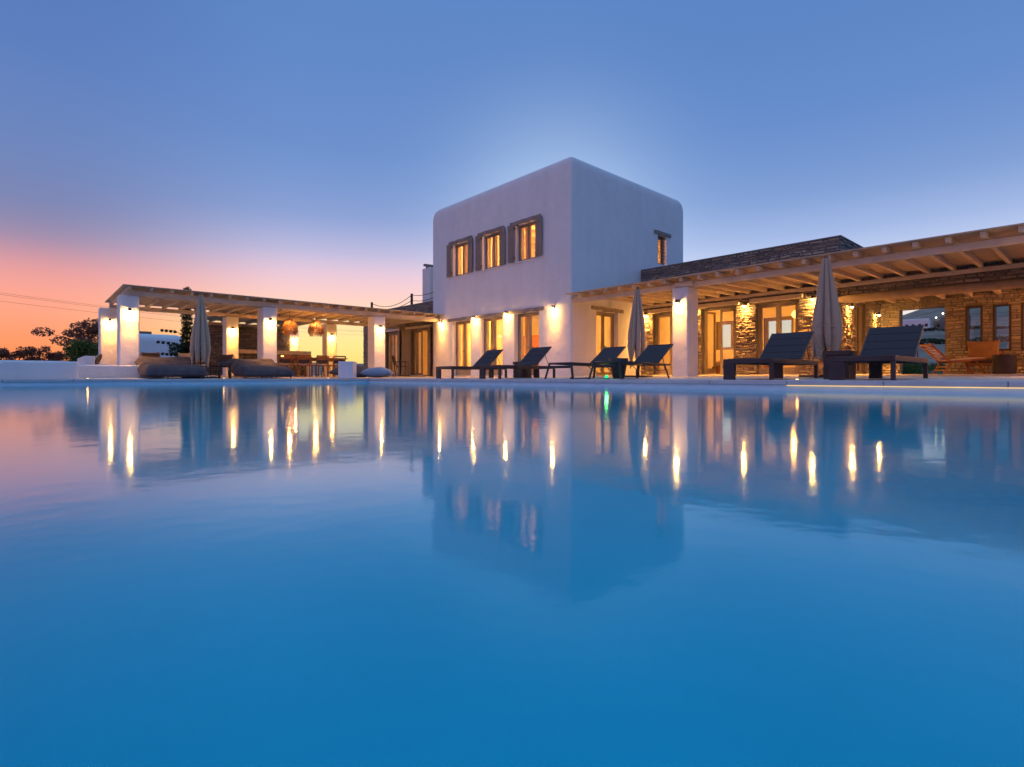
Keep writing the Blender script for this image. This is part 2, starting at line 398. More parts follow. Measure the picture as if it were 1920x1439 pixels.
# ------------------------------------------------------------------ camera
CAM = Vector((-12.81, -11.33, .056))
cd = bpy.data.cameras.new('camera'); cam = bpy.data.objects.new('camera', cd); COL.objects.link(cam)
cam.location = CAM; fwd = Vector((.6713,.7412,0))
cam.rotation_euler = fwd.to_track_quat('-Z', 'Y').to_euler()
cd.sensor_width = 36; cd.lens = 36*1004.6/1920; cd.shift_y = -12.3/1920
cd.clip_start = .02; cd.clip_end = 6000
scene.camera = cam

# ------------------------------------------------------------------ sky
def make_world():
    w = bpy.data.worlds.new('World'); scene.world = w; w.use_nodes = True
    nt = w.node_tree; nt.nodes.clear(); L = nt.links.new
    out = N(nt, 'ShaderNodeOutputWorld'); bg = N(nt, 'ShaderNodeBackground'); bg.inputs[1].default_value = 1
    L(bg.outputs[0], out.inputs[0])
    tc = N(nt, 'ShaderNodeTexCoord'); sp = N(nt, 'ShaderNodeSeparateXYZ'); L(tc.outputs['Generated'], sp.inputs[0])
    asn = N(nt, 'ShaderNodeMath', operation='ARCSINE'); L(sp.outputs[2], asn.inputs[0])
    el = N(nt, 'ShaderNodeMath', operation='DIVIDE'); el.inputs[1].default_value = R(60); L(asn.outputs[0], el.inputs[0])
    az = N(nt, 'ShaderNodeMath', operation='ARCTAN2'); L(sp.outputs[1], az.inputs[0]); L(sp.outputs[0], az.inputs[1])
    dg = N(nt, 'ShaderNodeMath', operation='MULTIPLY'); dg.inputs[1].default_value = 180/math.pi; L(az.outputs[0], dg.inputs[0])
    def ramp(stops):
        r = N(nt, 'ShaderNodeValToRGB'); r.color_ramp.interpolation = 'B_SPLINE'; e = r.color_ramp.elements
        e[0].position = stops[0][0]/60; e[0].color = srgb(*stops[0][1]); e[1].position = stops[-1][0]/60; e[1].color = srgb(*stops[-1][1])
        for d, c in stops[1:-1]:
            k = e.new(d/60); k.color = srgb(*c)
        L(el.outputs[0], r.inputs[0]); return r
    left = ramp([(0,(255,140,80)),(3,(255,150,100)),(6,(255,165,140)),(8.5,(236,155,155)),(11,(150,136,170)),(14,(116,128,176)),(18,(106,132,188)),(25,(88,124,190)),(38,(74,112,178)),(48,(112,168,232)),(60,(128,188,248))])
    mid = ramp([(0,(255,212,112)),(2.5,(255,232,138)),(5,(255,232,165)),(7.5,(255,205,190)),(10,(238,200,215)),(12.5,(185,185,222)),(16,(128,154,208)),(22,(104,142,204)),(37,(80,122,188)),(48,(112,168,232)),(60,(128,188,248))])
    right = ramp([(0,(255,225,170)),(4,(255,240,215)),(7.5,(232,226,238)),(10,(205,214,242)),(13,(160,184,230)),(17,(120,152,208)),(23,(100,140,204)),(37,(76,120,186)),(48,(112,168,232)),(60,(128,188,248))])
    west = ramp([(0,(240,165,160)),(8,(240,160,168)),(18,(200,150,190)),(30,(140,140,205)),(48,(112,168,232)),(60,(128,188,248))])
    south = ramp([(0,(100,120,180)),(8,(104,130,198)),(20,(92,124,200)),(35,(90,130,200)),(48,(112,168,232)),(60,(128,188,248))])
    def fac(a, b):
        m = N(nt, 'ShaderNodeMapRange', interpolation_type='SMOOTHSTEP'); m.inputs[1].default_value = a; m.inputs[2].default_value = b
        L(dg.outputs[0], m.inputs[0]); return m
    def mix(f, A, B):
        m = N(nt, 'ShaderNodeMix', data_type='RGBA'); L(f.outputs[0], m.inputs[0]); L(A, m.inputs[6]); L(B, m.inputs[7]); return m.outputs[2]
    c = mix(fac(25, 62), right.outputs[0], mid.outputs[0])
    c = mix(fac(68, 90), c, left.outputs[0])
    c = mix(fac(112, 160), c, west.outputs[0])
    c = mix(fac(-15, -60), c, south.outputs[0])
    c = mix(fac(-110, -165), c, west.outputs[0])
    # pale halo around the tower's outline, added into the sky colour
    dirv = Vector((math.cos(R(43))*math.cos(R(15)), math.sin(R(43))*math.cos(R(15)), math.sin(R(15))))
    dt = N(nt, 'ShaderNodeVectorMath', operation='DOT_PRODUCT'); dt.inputs[1].default_value = dirv; L(tc.outputs['Generated'], dt.inputs[0])
    cl = N(nt, 'ShaderNodeMath', operation='MAXIMUM'); cl.inputs[1].default_value = 0; L(dt.outputs['Value'], cl.inputs[0])
    mr = N(nt, 'ShaderNodeMath', operation='POWER'); mr.inputs[1].default_value = 70; L(cl.outputs[0], mr.inputs[0])
    gl = N(nt, 'ShaderNodeMix', data_type='RGBA', blend_type='ADD'); gl.inputs[7].default_value = (.28,.31,.25,1)
    L(mr.outputs[0], gl.inputs[0]); L(c, gl.inputs[6])
    sky = N(nt, 'ShaderNodeTexSky', sky_type='NISHITA'); sky.sun_disc = False; sky.sun_elevation = R(-1.5); sky.sun_rotation = R(30); sky.altitude = 50
    ms = N(nt, 'ShaderNodeVectorMath', operation='SCALE'); ms.inputs['Scale'].default_value = .05; L(sky.outputs[0], ms.inputs[0])
    ad = N(nt, 'ShaderNodeVectorMath', operation='ADD'); L(gl.outputs[2], ad.inputs[0]); L(ms.outputs[0], ad.inputs[1])
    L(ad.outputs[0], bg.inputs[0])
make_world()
scene.view_settings.view_transform = 'Standard'; scene.view_settings.look = 'None'; scene.view_settings.gamma = 1; scene.view_settings.exposure = 0
scene.cycles.use_denoising = True
try: scene.cycles.denoiser = 'OPENIMAGEDENOISE'
except Exception: pass
scene.cycles.sample_clamp_indirect = 8; scene.cycles.sample_clamp_direct = 0
scene.cycles.max_bounces = 10; scene.cycles.transmission_bounces = 8; scene.cycles.transparent_max_bounces = 12
scene.cycles.use_adaptive_sampling = True; scene.cycles.adaptive_threshold = .015
scene.cycles.use_light_tree = True

WARM = (1,.41,.075); WARM2 = (1,.365,.055)
def light(kind, loc, power, col=WARM, parent=None, size=.03, rot=None, spot=120, blend=.7, name='lamp_light'):
    ld = bpy.data.lights.new(name, kind); ld.energy = power; ld.color = col
    if kind in ('POINT','SPOT'): ld.shadow_soft_size = size
    if kind == 'AREA': ld.size = size
    if kind == 'SPOT': ld.spot_size = R(spot); ld.spot_blend = blend
    o = bpy.data.objects.new(name, ld); COL.objects.link(o); o.location = loc
    if rot: o.rotation_euler = rot
    if parent: o.parent = parent
    return o

# ------------------------------------------------------------------ terrace, pool
PX0, PX1, PY0, PY1 = -13.25, -4.5, -19.0, 4.88
WZ = -.144
def dz(x, y):
    return min(.13, .0145*max(0, x+4.5, y-4.88))
def grid_sheet(mb, x0, x1, y0, y1, zf, st=.7):
    nx = max(1, int((x1-x0)/st)); ny = max(1, int((y1-y0)/st))
    V = [[mb.bm.verts.new((x0+(x1-x0)*i/nx, y0+(y1-y0)*j/ny, zf(x0+(x1-x0)*i/nx, y0+(y1-y0)*j/ny))) for j in range(ny+1)] for i in range(nx+1)]
    for i in range(nx):
        for j in range(ny): mb.bm.faces.new([V[i][j], V[i+1][j], V[i+1][j+1], V[i][j+1]])
mb = MB()
grid_sheet(mb, PX1+.32, 12, -22, 21, dz); grid_sheet(mb, -24, PX1+.32, PY1+.32, 21, dz)
bmesh.ops.remove_doubles(mb.bm, verts=mb.bm.verts, dist=.001)
deck = struct(mb.build('terrace', M['deck']))
mb = MB()
mb.box(12.0, 12.3, -22, 21, -2.6, .12); mb.box(-24, 12.3, 21, 21.3, -2.6, .12)
struct(mb.build('terrace_edge', M['plaster']))
mb = MB()   # coping stones: real slabs with joints
x = -24.0
while x < PX1-.3:
    x2 = min(x+1.2, PX1-.012); mb.box(x+.004, x2-.004, PY1-.03, PY1+.32, -.06, .004); x += 1.2
y = PY0
while y < PY1+.30:
    y2 = min(y+1.2, PY1+.32); mb.box(PX1-.03, PX1+.32, y+.004, y2-.004, -.06, .004+.0045); y += 1.2
struct(mb.build('pool_coping', M['coping'], bevel=.008))
mb = MB()   # pool shell: walls with the shallow ledge under the coping
mb.box(PX1, PX1+.30, PY0-.3, PY1+.3, -1.9, -.062)
mb.box(-24, PX1-.002, PY1, PY1+.30, -1.9, -.062)
mb.box(PX0-.3, PX0, PY0, PY1-.002, -1.9, WZ-.01)
mb.box(PX0, PX1-.002, PY0-.3, PY0, -1.9, -.062)
struct(mb.build('pool_wall', M['poolwall']))
mb = MB(); mb.box(PX0, PX1, PY0, PY1, -1.9, -1.55)
struct(mb.build('pool_floor', M['poolfloor']))
mb = MB(); mb.box(PX1-.55, PX1, PY0, -5.2, -1.55, -.42); mb.box(PX1-1.1, PX1-.552, PY0, -5.6, -1.55, -.75)
struct(mb.build('pool_bench', M['poolfloor'], bevel=.02))
mb = MB(); mb.box(PX0-.05, PX1+.05, PY0-.05, PY1+.05, -1.6, WZ)
struct(mb.build('pool_water', M['water']))

# ------------------------------------------------------------------ terrain
def sstep(a, b, x):
    t = max(0, min(1, (x-a)/(b-a))); return t*t*(3-2*t)
def interp(x, tab):
    for (a, ha), (b, hb) in zip(tab, tab[1:]):
        if x <= b: return ha + (hb-ha)*max(0, (x-a))/(b-a)
    return tab[-1][1]
def hnoise(x, y, s):
    return math.sin(x/s*1.7+1.3)*math.cos(y/s*1.3+.7)+.5*math.sin(x/s*3.9+y/s*2.7)
def ter(x, y):
    r = math.hypot(x, y); phi = math.degrees(math.atan2(y, x))
    base = interp(r, [(0,-2.6),(24,-2.6),(27,-.5),(60,-.4),(200,-1.0),(500,5),(900,20),(2500,62)])
    ridge = interp(phi, [(-60,60),(-10,150),(5,130),(6.6,125),(8.5,111),(9.7,102),(11.3,91),(14,66),(20,40),(60,30)])
    hillr = interp(r, [(0,-2.6),(24,-2.6),(27,-.2),(33,.2),(50,1.2),(78,3.3),(112,6.7),(147,11.7),(200,14.5),(489,34),(985,ridge),(1400,ridge*.95),(2600,ridge*.9)])
    w = 1-sstep(22, 42, abs(phi+8)) 
    h = base*(1-w)+hillr*w
    if r > 60: h += hnoise(x, y, 40+r*.12)*min(3, (r-60)*.0035)
    return h
mb = MB()
radii = [0,12,20,24,27,32,38,45,53,62,72,84,98,115,135,160,190,230,280,340,420,520,640,780,920,1100,1400,1900,2600]
NA = 220
rings = []
for r in radii[1:]:
    rings.append([mb.bm.verts.new((r*math.cos(2*math.pi*k/NA), r*math.sin(2*math.pi*k/NA), ter(r*math.cos(2*math.pi*k/NA), r*math.sin(2*math.pi*k/NA)))) for k in range(NA)])
c0 = mb.bm.verts.new((0,0,-2.6))
for k in range(NA): mb.bm.faces.new([c0, rings[0][k], rings[0][(k+1) % NA]])
for A, B in zip(rings, rings[1:]):
    for k in range(NA): mb.bm.faces.new([A[k], B[k], B[(k+1) % NA], A[(k+1) % NA]])
struct(mb.build('ground', M['ground'], smooth=True))

# ------------------------------------------------------------------ villa
villa = thing('villa', 'white two-storey plaster villa with low dry-stone wings on both sides, facing the pool', 'house', (0,0,0))
TX, TY, TZ = 7.89, 8.86, 7.15
def outline(off):
    pts = []
    corners = [((0,0), .07, 180), ((TX,0), 1.6, 270), ((TX,TY), 1.5, 0), ((0,TY), 1.5, 90)]
    for (cx, cy), rad, a0 in corners:
        rr = max(rad-off, .02) if rad > .3 else rad
        ccx = rr+off if cx == 0 else TX-rr-off; ccy = rr+off if cy == 0 else TY-rr-off
        n = 4 if rad < .3 else 20
        for k in range(n+1):
            a = R(a0 + 90*k/n); pts.append((ccx+rr*math.cos(a), ccy+rr*math.sin(a)))
    return pts
mb = MB()
prof = [(-.3,0),(6.78,0),(6.93,.018),(7.04,.05),(7.11,.10),(7.145,.17),(7.15,.27),(7.12,.40),(6.80,.42)]
rr = [[mb.bm.verts.new((x, y, z)) for x, y in outline(o)] for z, o in prof]
for A, B in zip(rr, rr[1:]):
    n = len(A)
    for k in range(n): mb.bm.faces.new([A[k], A[(k+1) % n], B[(k+1) % n], B[k]])
mb.bm.faces.new(rr[0][::-1]); mb.bm.faces.new(rr[-1])
tower = mb.build('tower_wall', M['plaster'], villa)
cut(tower, [(.42,6.6,.42,7.45,.10,2.95),(.42,6.6,.42,7.45,3.3,6.35)])
UW = [(1.62,2.62),(3.48,4.48),(5.37,6.37)]      # upper windows along Y
GD = [(1.46,2.70),(3.33,4.60),(5.20,6.42)]      # ground doors along Y
cut(tower, [(-.5,.6,a,b,4.10,5.41) for a, b in UW] + [(-.5,.6,a,b,.10,2.29) for a, b in GD]
    + [(1.24,2.42,-.5,.6,.10,2.28),(4.90,5.50,-.5,.6,4.35,5.46)])
for p in tower.data.polygons: p.use_smooth = True
try:
    tower.data.set_sharp_from_angle(angle=R(35))
except Exception: pass

# --- opening builders.  fr(l, n, z): l along the wall, n outwards, z up
def frX(X0, Y0):      # facade in plane X=X0 looking to -X, l runs along +Y
    return Matrix(((0,-1,0,X0),(1,0,0,Y0),(0,0,1,0),(0,0,0,1)))
def frY(X0, Y0):      # facade in plane Y=Y0 looking to -Y, l runs along +X
    return Matrix(((1,0,0,X0),(0,-1,0,Y0),(0,0,1,0),(0,0,0,1)))
def opening(kind, Mx, w, z0, z1, rec=.16, leaves=2, fw=.06, st=.07, ajar=None, lintel=True, lw=.12, grille=False, low=0):
    mb = MB(); t = .07
    B = lambda a, b, n0, n1, c, d: mb.box(a, b, -rec-n1, -rec-n0, c, d, Mx)
    B(.003, fw, 0, t, z0, z1-.003); B(w-fw, w-.003, 0, t, z0, z1-.003); B(fw, w-fw, 0, t, z1-fw, z1-.003); B(fw, w-fw, 0, t, z0+.002, z0+.04)
    o = mb.build(kind, M['frame'], villa, bevel=.006)
    iw = (w-2*fw)/leaves
    for k in range(leaves):
        a, b = fw+k*iw+.003, fw+(k+1)*iw-.003
        if ajar is not None and k in ajar:      # leaf swung inwards about its outer edge
            l0 = a if k == 0 else b; sgn = 1 if k == 0 else -1
            T = Mx @ Matrix.Translation((l0, -rec-.07, 0)) @ Matrix.Rotation(R(-sgn*ajar[k]), 4, 'Z')
            mb = MB(); s0, s1 = (0, iw-.006) if sgn > 0 else (-(iw-.006), 0)
        else:
            T = Mx; mb = MB(); s0, s1 = a, b
            T = Mx @ Matrix.Translation((0,-rec-.012,0))
        za, zb = z0+.045, z1-fw-.003
        mb.box(s0, s0+st, -.045, 0, za, zb, T); mb.box(s1-st, s1, -.045, 0, za, zb, T)
        mb.box(s0+st, s1-st, -.045, 0, zb-st, zb, T); mb.box(s0+st, s1-st, -.045, 0, za, za+st+low, T)
        lf = mb.build('leaf', M['frame'], o, bevel=.004)
        mb = MB(); mb.box(s0+st, s1-st, -.028, -.020, za+st+low, zb-st, T); mb.build('pane', M['glass'], o)
    if lintel:
        mb = MB(); n = 7; top = z1+.005
        ss = [-.26+(w+.40+.12)*i/n for i in range(n+1)]
        sag = [rnd.uniform(-.012,.012) for _ in ss]
        for i in range(n):
            za = [top+sag[i], top+sag[i+1]]
            vs = [mb.bm.verts.new(Mx @ Vector(p)) for p in [(ss[i],-.12,za[0]),(ss[i+1],-.12,za[1]),(ss[i+1],.05,za[1]),(ss[i],.05,za[0]),
                  (ss[i],-.12,za[0]+lw),(ss[i+1],-.12,za[1]+lw),(ss[i+1],.05,za[1]+lw),(ss[i],.05,za[0]+lw)]]
            for f in [(0,3,2,1),(4,5,6,7),(0,1,5,4),(2,3,7,6)]: mb.bm.faces.new([vs[k] for k in f])
            if i == 0: mb.bm.faces.new([vs[k] for k in (3,0,4,7)])
            if i == n-1: mb.bm.faces.new([vs[k] for k in (1,2,6,5)])
        bmesh.ops.remove_doubles(mb.bm, verts=mb.bm.verts, dist=.0005)
        mb.build('lintel', M['lintel'], o)
    if kind == 'door':
        mb = MB(); mb.box(w/2-.012, w/2+.012, -rec+.0, -rec+.05, z0+.98, z0+1.0, Mx); mb.box(w/2-.012, w/2+.10, -rec+.035, -rec+.05, z0+.98, z0+1.0, Mx)
        if ajar is None: mb.build('handle', M['metal'], o)
        mb = MB(); mb.box(-.02, w+.02, -.2, .07, z0-.03, z0+.012, Mx); mb.build('threshold', M['coping'], o, bevel=.006)
    return o
def shutter(parent, Mx, l, w, z0, z1, side, ang):
    """louvre-less board shutter hinged at l, opening outwards; side -1 left, +1 right"""
    T = Mx @ Matrix.Translation((l, .035, 0)) @ Matrix.Rotation(R(side*ang), 4, 'Z')
    mb = MB(); nb = 4; bw = w/nb
    for k in range(nb):
        a = k*bw+.003; b = (k+1)*bw-.003
        if side < 0: a, b = -b, -a
        mb.box(a, b, -.018, .018, z0, z1, T)
    s = mb.build('shutter', M['frame'], parent, bevel=.003)
    a, b = (.02, w-.02) if side > 0 else (-(w-.02), -.02)
    for zz in (z0+.12, z1-.17):
        mb = MB(); mb.box(a, b, .018, .036, zz, zz+.05, T); mb.build('batten', M['frame'], parent, bevel=.003)
        mb = MB(); mb.box(-.015, .015, -.03, .02, zz, zz+.05, T); mb.build('hinge', M['metal'], parent)

for a, b in UW:
    mx = frX(0, a); o = opening('window', mx, b-a, 4.10, 5.41, rec=.14, st=.048, fw=.045)
    shutter(o, mx, -.03, .33, 4.12, 5.44, -1, 5); shutter(o, mx, b-a+.03, .31, 4.12, 5.44, 1, 7)
    mb = MB(); mb.box(-.05, b-a+.05, -.14, .045, 4.06, 4.098, mx); mb.build('sill', M['plaster'], o, bevel=.01)
for i, (a, b) in enumerate(GD):
    opening('door', frX(0, a), b-a, .10, 2.29, low=.28 if i == 2 else .12, rec=.17, st=.055, fw=.05)
opening('door', frY(1.24, 0), 1.18, .10, 2.28, rec=.17)
o = opening('window', frY(4.90, 0), .60, 4.35, 5.46, rec=.16, leaves=1, st=.05)
mb = MB()
for k in range(5): mb.tube([frY(4.90,0) @ Vector((.10+.1*k, -.06, 4.35)), frY(4.90,0) @ Vector((.10+.1*k, -.06, 5.46))], .008, 6)
for k in range(8): mb.tube([frY(4.90,0) @ Vector((0, -.06, 4.45+.13*k)), frY(4.90,0) @ Vector((.6, -.06, 4.45+.13*k))], .008, 6)
mb.build('grille', M['metal'], o)

# --- right stone wing (rooms behind three glazed doors) and covered patio
mb = MB(); mb.box(3.8, 7.9, -6.45, -.002, -.3, 3.92); wing = mb.build('stone_wall', M['mortar'], villa)
cut(wing, [(4.2,7.5,-6.05,-.4,.12,2.62)])
RD = [(-1.85,-.52),(-3.53,-2.37),(-5.39,-4.17)]
cut(wing, [(3.5,4.4,a,b,.12,2.30) for a, b in RD] + [(7.3,8.2,-2.2,-1.0,1.12,2.24),(7.3,8.2,-3.9,-2.85,1.12,2.24),(5.04,6.15,-6.8,-5.9,.12,2.30)])
mb = MB(); mb.box(3.76, 7.94, -6.49, -.02, 3.922, 3.96); mb.build('parapet_cap', M['stone_top'], villa, bevel=.01)
mb = MB()  # plaster skin of the room
X0, X1, Y0, Y1, Z0, Z1 = 4.203, 7.497, -6.047, -.403, .123, 2.617
mb.box(X0, X1, Y1-.02, Y1, Z0, Z1)
mb.box(X0, X1, Y0, Y1-.02, Z1-.02, Z1)
for a, b, c, d in ((Y0,-3.9,Z0,Z1-.02),(-2.85,-2.2,Z0,Z1-.02),(-1.0,Y1-.02,Z0,Z1-.02),(-3.9,-2.85,Z0,1.12),(-3.9,-2.85,2.24,Z1-.02),(-2.2,-1.0,Z0,1.12),(-2.2,-1.0,2.24,Z1-.02)):
    mb.box(X1-.02, X1, a, b, c, d)
mb.build('room_lining', M['plaster_in'], villa)
for i, (a, b) in enumerate(RD):
    mx = frX(3.8, a)
    o = opening('door', mx, b-a, .12, 2.30, rec=.10, lintel=False, low=.1, ajar={1:80} if i == 1 else ({0:0} if False else None))
    mb = MB(); mb.box(-.13, b-a+.16, .002, .13, 2.335, 2.455, mx); mb.build('blind_box', M['beam'], o, bevel=.008)
for a, b in ((-2.2,-1.0),(-3.9,-2.85)):   # rear windows of the room, seen through the doors
    mx = Matrix(((0,1,0,7.86),(1,0,0,a),(0,0,1,0),(0,0,0,1)))
    o = opening('window', mx, b-a, 1.12, 2.24, rec=.2, lintel=False, st=.06)
opening('door', frY(5.04, -6.45), 1.11, .12, 2.30, rec=.08, lintel=False)
# patio rear wall with opening + narrow windows
mb = MB(); mb.box(7.75, 8.13, -14, -6.452, -.3, 2.75); rear = mb.build('stone_wall', M['mortar'], villa)
SLOTS = [(-8.97,-8.60),(-9.58,-9.20),(-10.16,-9.79),(-10.75,-10.38)]
cut(rear, [(7.5,8.4,-8.12,-6.98,.115,2.19)] + [(7.5,8.4,a,b,.81,2.14) for a, b in SLOTS])
for a, b in SLOTS:
    mx = frX(7.75, a); mb = MB()
    t = .045; w = b-a
    for l0, l1, z0, z1 in ((.003,t,.815,2.135),(w-t,w-.003,.815,2.135),(t,w-t,.815,.86),(t,w-t,2.09,2.135)): mb.box(l0, l1, -.30, .015, z0, z1, mx)
    o = mb.build('window', M['darkwood'], villa, bevel=.004)
    mb = MB(); mb.box(t, w-t, -.20, -.19, .86, 2.09, mx); mb.build('pane', M['glass'], o)
mb = MB(); mb.box(3.8, 4.12, -14, -6.455, 2.30, 2.74); mb.build('stone_lintel', M['mortar'], villa)
mb = MB(); mb.box(3.78, 8.2, -14.05, -6.455, 2.742, 2.80); mb.build('roof', M['stone_top'], villa)
mb = MB(); mb.tube([(3.86,-6.40,2.185),(3.86,-8,2.195),(3.86,-10,2.18),(3.86,-12,2.19),(3.86,-14,2.19)], [.115,.12,.112,.118,.115], 14)
mb.build('lintel_beam', surf('round_log', (.36,.26,.17), (.46,.34,.23), scale=4, rough=.7, bump=.5, bscale=10), villa, smooth=True)
mb = MB(); mb.box(4.122, 7.748, -13.9, -6.455, 2.56, 2.60); mb.build('patio_ceiling', M['boards'], villa)
for k in range(12):
    y = -6.85-.62*k; mb = MB(); mb.bar((4.13,y,2.47), (7.745,y,2.47), .09, .12); mb.build('rafter', M['rafter'], villa, bevel=.006)
mb = MB(); mb.box(4.0, 4.35, -13.9, -13.5, .0, 2.07); mb.build('stone_wall', M['stone'], villa)

facing(villa, Matrix(((0,-1,0,3.8),(1,0,0,-6.45),(0,0,1,0),(0,0,0,1))), 6.44, .10, 3.92, [(a+6.45,b+6.45,.12,2.30) for a, b in RD], 11)
facing(villa, frY(3.8,-6.45), 4.1, 2.80, 3.92, (), 12)
facing(villa, frY(3.8,-6.45), 3.94, .11, 2.56, [(1.24,2.35,.12,2.30)], 13)
facing(villa, frX(7.75,-13.9), 7.44, .11, 2.56, [(13.9-8.12,13.9-6.98,.115,2.19)]+[(a+13.9,b+13.9,.81,2.14) for a, b in SLOTS], 14, tall=(.04,.12), proud=.03)
facing(villa, frX(3.8,-14), 7.54, 2.30, 2.74, (), 15)
# --- left stone wing
mb = MB(); mb.box(.6, 5.2, 8.30, 15.35, -.3, 3.42); lw = mb.build('stone_wall', M['mortar'], villa)
cut(lw, [(1.0,4.8,9.0,14.95,.12,2.7)])
cut(lw, [(.3,1.2,9.10,10.52,.12,2.26),(.3,1.2,11.75,12.95,.12,2.26)])
mb = MB(); mb.box(.56, 5.24, 8.40, 15.39, 3.422, 3.455); mb.build('parapet_cap', M['stone_top'], villa, bevel=.01)
o = opening('door', frX(.6, 9.10), 1.42, .12, 2.26, rec=.12, lintel=False, ajar={0:75})
for s, l in ((-1,-.02),(1,1.44)): shutter(o, frX(.6, 9.10), l, .52, .14, 2.28, s, 22)
mb = MB(); mb.box(-.35, 1.8, .002, .11, 2.30, 2.40, frX(.6, 9.10)); mb.build('blind_box', M['beam'], o, bevel=.008)
o = opening('door', frX(.6, 11.75), 1.2, .12, 2.26, rec=.12, lintel=False)
shutter(o, frX(.6, 11.75), -.02, .5, .14, 2.28, -1, 20)
mb = MB(); mb.box(-.3, 1.5, .002, .11, 2.30, 2.40, frX(.6, 11.75)); mb.build('blind_box', M['beam'], o, bevel=.008)
facing(villa, frX(.6,8.45), 6.9, .08, 3.42, [(.65,2.07,.12,2.26),(3.30,4.50,.12,2.26)], 16)
mb = MB(); mb.box(4.7, 4.79, 9.02, 14.93, .125, 2.69); mb.box(1.01, 4.69, 9.02, 14.88, 2.66, 2.695); mb.box(1.01, 4.69, 14.89, 14.93, .125, 2.65); mb.build('room_lining', M['plaster_in'], villa)
# chimney
mb = MB(); mb.box(1.62, 2.3, 10.5, 11.2, 3.4, 5.38); ch = mb.build('chimney', M['plaster'], villa, bevel=.05, seg=3)
mb = MB(); mb.bar((1.52,10.85,5.50), (2.4,10.85,5.52), .16, .10); mb.box(1.7, 1.85, 10.7, 11.0, 5.38, 5.46); mb.box(2.05, 2.2, 10.7, 11.0, 5.38, 5.46)
mb.build('cap', M['lintel'], ch)
# room interiors: upper ceiling beams
for k in range(8):
    mb = MB(); y = 1.0+k*.82; mb.bar((.43,y,6.27), (6.27,y,6.27), .11, .13); mb.build('ceiling_beam', M['rafter'], villa)

# ------------------------------------------------------------------ pergolas
rp = thing('pergola', 'long timber pergola with solid board roof along the right wing, over the sun loungers', 'pergola', (0,0,0))
mb = MB(); mb.box(-.10, .45, -4.09, -3.62, -.1, 2.41); mb.build('pillar', M['plaster'], rp, bevel=.045, seg=4)
mb = MB(); mb.box(-.10, .45, -11.60, -11.12, -.1, 2.41); mb.build('pillar', M['plaster'], rp, bevel=.045, seg=4)
for y0, y1 in ((-3.86,-.003),(-11.4,-3.865),(-14.4,-11.405)):
    mb = MB(); mb.bar((.06,y0,2.46), (.06,y1,2.46), .12, .135); mb.build('beam', M['beam'], rp, bevel=.012)
mb = MB(); mb.tube([(-.045,-4.22,2.487),(-.045,-4.0,2.487),(-.045,-3.72,2.487)], .072, 14); mb.build('bracket_log', M['beam'], rp, bevel=.006)
mb = MB(); mb.bar((3.735,-14.4,2.565), (3.735,-.005,2.565), .11, .10); mb.build('ledger', M['beam'], rp, bevel=.01)
raft0 = None
for k in range(28):
    y = -.52-.4935*k
    if raft0 is None:
        mb = MB(); mb.bar((-.26,0,2.586), (3.79,0,2.675), .085, .105); raft0 = mb.build('rafter', M['rafter'], rp, bevel=.008); raft0.location = (0,y,0); continue
    c = raft0.copy(); COL.objects.link(c); c.parent = rp; c.location = (0, y, 0)
mb = MB(); mb.bar((-.33,-7.25,2.650), (3.795,-7.25,2.741), 14.45, .022); mb.build('roof', M['boards'], rp)

lp = thing('pergola', 'timber pergola on white pillars shading the dining area left of the tower', 'pergola', (0,0,0))
PIL = [(-10.88,-10.40,7.30,7.85), (-7.04,-6.57,7.30,7.88), (-3.02,-2.53,7.30,7.82),
       (-11.00,-10.5,11.2,11.7), (-7.14,-6.68,11.3,11.8), (-3.14,-2.68,11.35,11.85), (-3.24,-2.80,15.5,15.9)]
for (a, b, c, d) in PIL:
    mb = MB(); mb.box(a, b, c, d, -.1, 2.385); mb.build('pillar', M['plaster'], lp, bevel=.04, seg=4)
for y, x0, x1 in ((7.36,-10.72,-.003),(7.78,-10.72,.12),(11.5,-10.72,.58),(15.62,-7.3,-3.5)):
    mb = MB(); mb.bar((x0,y,2.458), (x1,y,2.458), .11, .14); mb.build('beam', M['beam'], lp, bevel=.012)
mb = MB(); mb.bar((-3.62,11.56,2.458), (-3.62,15.55,2.458), .11, .14); mb.build('beam', M['beam'], lp, bevel=.012)
r0 = None
for k in range(22):
    x = -10.66+.515*k
    if r0 is None:
        mb = MB(); mb.bar((0,7.06,2.576), (0,11.72,2.576), .085, .095); r0 = mb.build('rafter', M['rafter'], lp, bevel=.008); r0.location = (x,0,0); continue
    c = r0.copy(); COL.objects.link(c); c.parent = lp; c.location = (x,0,0)
r1 = None
for k in range(8):
    x = -7.2+.515*k
    if r1 is None:
        mb = MB(); mb.bar((0,11.73,2.576), (0,15.8,2.576), .085, .095); r1 = mb.build('rafter', M['rafter'], lp, bevel=.008); r1.location = (x,0,0); continue
    c = r1.copy(); COL.objects.link(c); c.parent = lp; c.location = (x,0,0)
mb = MB(); mb.box(-10.82, .585, 7.0, 11.78, 2.625, 2.645); mb.build('roof', M['boards'], lp)
mb = MB(); mb.box(-7.35, -3.5, 11.782, 15.85, 2.625, 2.645); mb.build('roof', M['boards'], lp)

mb = MB(); mb.box(-6.85, -3.245, 15.5, 15.9, -.2, 2.38)
w0 = thing('stone_wall', 'dry-stone wall closing the back of the dining pergola', 'wall'); mb.build('wall', M['mortar'], w0)
facing(w0, frY(-6.85,15.5), 3.6, .0, 2.38, (), 17)

